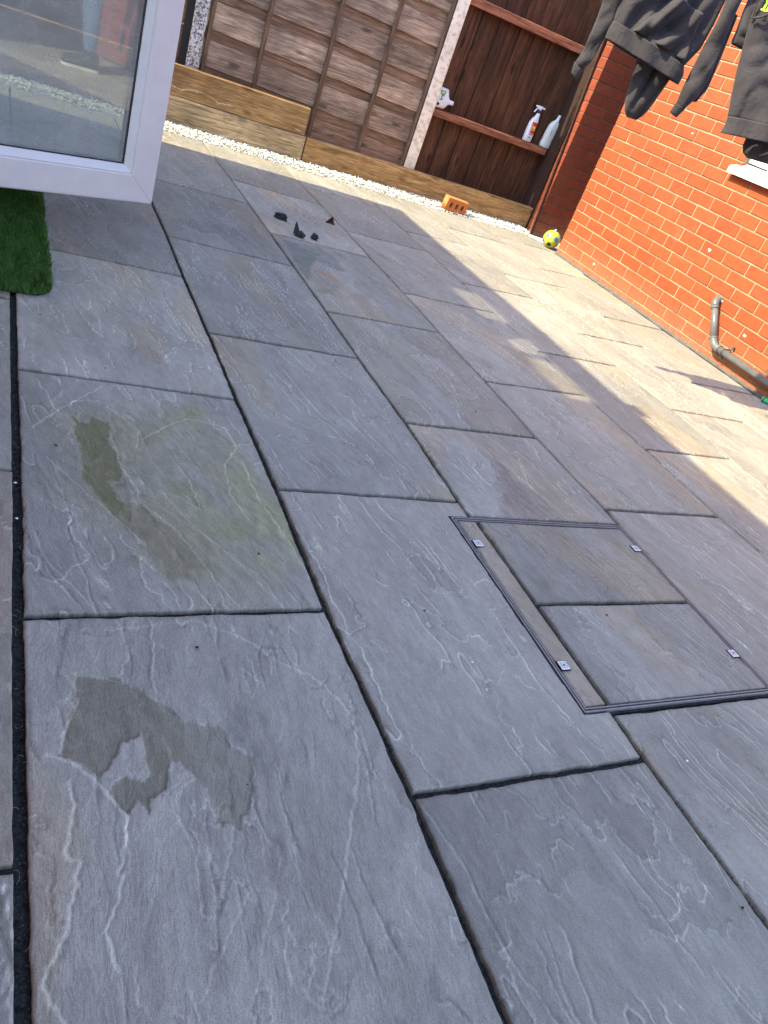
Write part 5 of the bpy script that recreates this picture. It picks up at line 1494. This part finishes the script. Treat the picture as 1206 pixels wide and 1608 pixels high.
# ================================================================== the person mirrored in the door glass
def skin(name, joints, edges, rad, mat, parent, root=0, sub=2):
    me = bpy.data.meshes.new(name)
    base = root_of(parent)
    me.from_pydata([tuple(Vector(j) - base) for j in joints], edges, [])
    me.update()
    o = bpy.data.objects.new(name, me); o.parent = parent; COL.objects.link(o)
    me.materials.append(mat)
    md = o.modifiers.new("skin", 'SKIN'); md.use_smooth_shade = True
    if not me.skin_vertices: me.skin_vertices.new(name="s")
    for i, r in enumerate(rad):
        sv = me.skin_vertices[0].data[i]; sv.radius = (r, r) if not hasattr(r, "__len__") else r
        sv.use_root = (i == root)
    sb_ = o.modifiers.new("sub", 'SUBSURF'); sb_.levels = sub; sb_.render_levels = sub
    return o
PP = Vector((3.62, .74, 0)); PF = Vector((-.80, -.60, 0)); PL = Vector((.60, -.80, 0))
def pp(l, f, z): return PP + PL * l + PF * f + Vector((0, 0, z))
man = thing("person", tuple(PP), "person in blue jeans, black top and patterned trainers standing in the sun at the right", "person")
JEAN = mat_cloth("blue_denim", (.16, .22, .34)); TOPM = mat_cloth("black_top", (.03, .03, .035)); SKINM = mat_simple("skin", (.45, .27, .19), .6, .4, 0, .05, 8); SHOE = mat_simple("patterned_shoe", (.06, .06, .07), .6, .4, 0, .8, 90); HAIR = mat_simple("dark_hair", (.02, .015, .01), .7)
J = [pp(0, 0, 1.0), pp(.085, 0, .93), pp(.095, .03, .50), pp(.095, -.01, .12), pp(-.085, 0, .93), pp(-.105, .05, .50), pp(-.11, .05, .12), pp(0, 0, 1.06)]
skin("jeans", J, [(0, 1), (1, 2), (2, 3), (0, 4), (4, 5), (5, 6), (0, 7)], [(.13, .105), .095, .068, .055, .095, .068, .055, (.14, .10)], JEAN, man)
J = [pp(0, 0, 1.05), pp(0, .01, 1.22), pp(0, .0, 1.40), pp(0, 0, 1.47), pp(.17, 0, 1.42), pp(.22, -.02, 1.15), pp(.20, .08, .93), pp(-.17, 0, 1.42), pp(-.22, -.02, 1.15), pp(-.20, .08, .93)]
skin("top", J, [(0, 1), (1, 2), (2, 3), (2, 4), (4, 5), (5, 6), (2, 7), (7, 8), (8, 9)], [(.145, .105), (.14, .105), (.15, .10), .06, .062, .048, .034, .062, .048, .034], TOPM, man)
# head, neck: one shape with brow, nose, chin and ears
V, F = ico2(3); out = []
for v in V:
    x, y, z = v.x, v.y, v.z       # y forward
    q = Vector((x * .076, y * .098, z * .118))
    if z < -.25: q.x *= 1 - .35 * (-z - .25); q.y += .012 * (-z)
    if y > .6: q.y -= .010 * (y - .6)
    d = math.exp(-((x / .13) ** 2 + ((z + .12) / .17) ** 2)) * (y > 0); q.y += .024 * d
    for sx in (-.38, .38): q.y -= .009 * math.exp(-(((x - sx) / .16) ** 2 + ((z - .12) / .10) ** 2)) * (y > 0)
    q.y += .005 * math.exp(-((x / .28) ** 2 + ((z + .48) / .07) ** 2)) * (y > 0)
    out.append(pp(q.x, q.y + .02, 1.62 + q.z))
part("head", out, F, SKINM, man, None, True)
V, F = tube([pp(0, 0, 1.43), pp(0, .005, 1.56)], [.055, .052], 14); part("neck", V, F, SKINM, man, None, True)
V, F = ico2(3); out = []
for v in V:
    z = max(v.z, -.15 if v.y < .2 else .42); out.append(pp(v.x * .084, min(v.y, .80) * .106 + .012, 1.625 + z * .126))
part("hair", out, F, HAIR, man, None, True)
for sx in (-1, 1):
    V, F = ico2(1); part("ear", [pp(sx * (.078 + v.x * .010), .01 + v.y * .018, 1.615 + v.z * .030) for v in V], F, SKINM, man, None, True)
    V, F = ico2(1); part("eye", [pp(sx * .030 + v.x * .011, .098 + v.y * .008, 1.635 + v.z * .008) for v in V], F, mat_simple("eye_white", (.7, .7, .7), .2), man, None, True)
    # hand with five fingers
    w0 = pp(sx * .200, .085, .915); J = [w0, pp(sx * .200, .100, .865)]; E_ = [(0, 1)]; Rr = [(.020, .026), (.016, .036)]
    for i, (off, L_) in enumerate(((-.030, .060), (-.010, .074), (.010, .078), (.028, .066))):
        a = len(J); J += [pp(sx * .200, .100 + off, .835), pp(sx * .196, .104 + off, .835 - L_ * .55), pp(sx * .184, .106 + off, .835 - L_)]
        E_ += [(1, a), (a, a + 1), (a + 1, a + 2)]; Rr += [.0095, .0085, .0072]
    a = len(J); J += [pp(sx * .188, .145, .870), pp(sx * .178, .158, .838)]; E_ += [(1, a), (a, a + 1)]; Rr += [.0105, .0085]
    skin("hand", J, E_, Rr, SKINM, man, 1, 1)
    # shoe
    lx, fy_ = (.095, -.01) if sx > 0 else (-.11, .05)
    rows = [(-.075, .030, .075), (-.06, .037, .095), (0, .038, .100), (.06, .042, .070), (.12, .047, .052), (.17, .044, .042), (.195, .028, .034), (.202, .012, .026)]
    V = []; F = []; n = 14
    for (f_, w_, h_) in rows:
        for k in range(n):
            t = 2 * math.pi * k / n; ct, st = math.cos(t), math.sin(t)
            V.append(pp(lx + w_ * math.copysign(abs(ct) ** .7, ct), fy_ + f_, .018 + (h_ * .5) * (1 + math.copysign(abs(st) ** .8, st))))
    for i in range(len(rows) - 1):
        for k in range(n): F.append((i * n + k, i * n + (k + 1) % n, (i + 1) * n + (k + 1) % n, (i + 1) * n + k))
    F += [tuple(range(n))[::-1], tuple(range((len(rows) - 1) * n, len(rows) * n))]
    sh = part("shoe", V, F, SHOE, man, None, True); fixn(sh.data)
    V = []; F = []
    ol = [(-.080, .030), (-.06, .040), (.0, .041), (.06, .045), (.12, .050), (.175, .046), (.205, .020)]
    loop = [(f_, w_) for f_, w_ in ol] + [(f_, -w_) for f_, w_ in ol[::-1]]
    for z in (.0015, .022): V += [pp(lx + w_, fy_ + f_, z) for f_, w_ in loop]
    m_ = len(loop); F = [tuple(range(m_)), tuple(range(m_, 2 * m_))[::-1]] + [(k, (k + 1) % m_, m_ + (k + 1) % m_, m_ + k) for k in range(m_)]
    o = part("sole", V, F, WHITEP, sh); fixn(o.data)
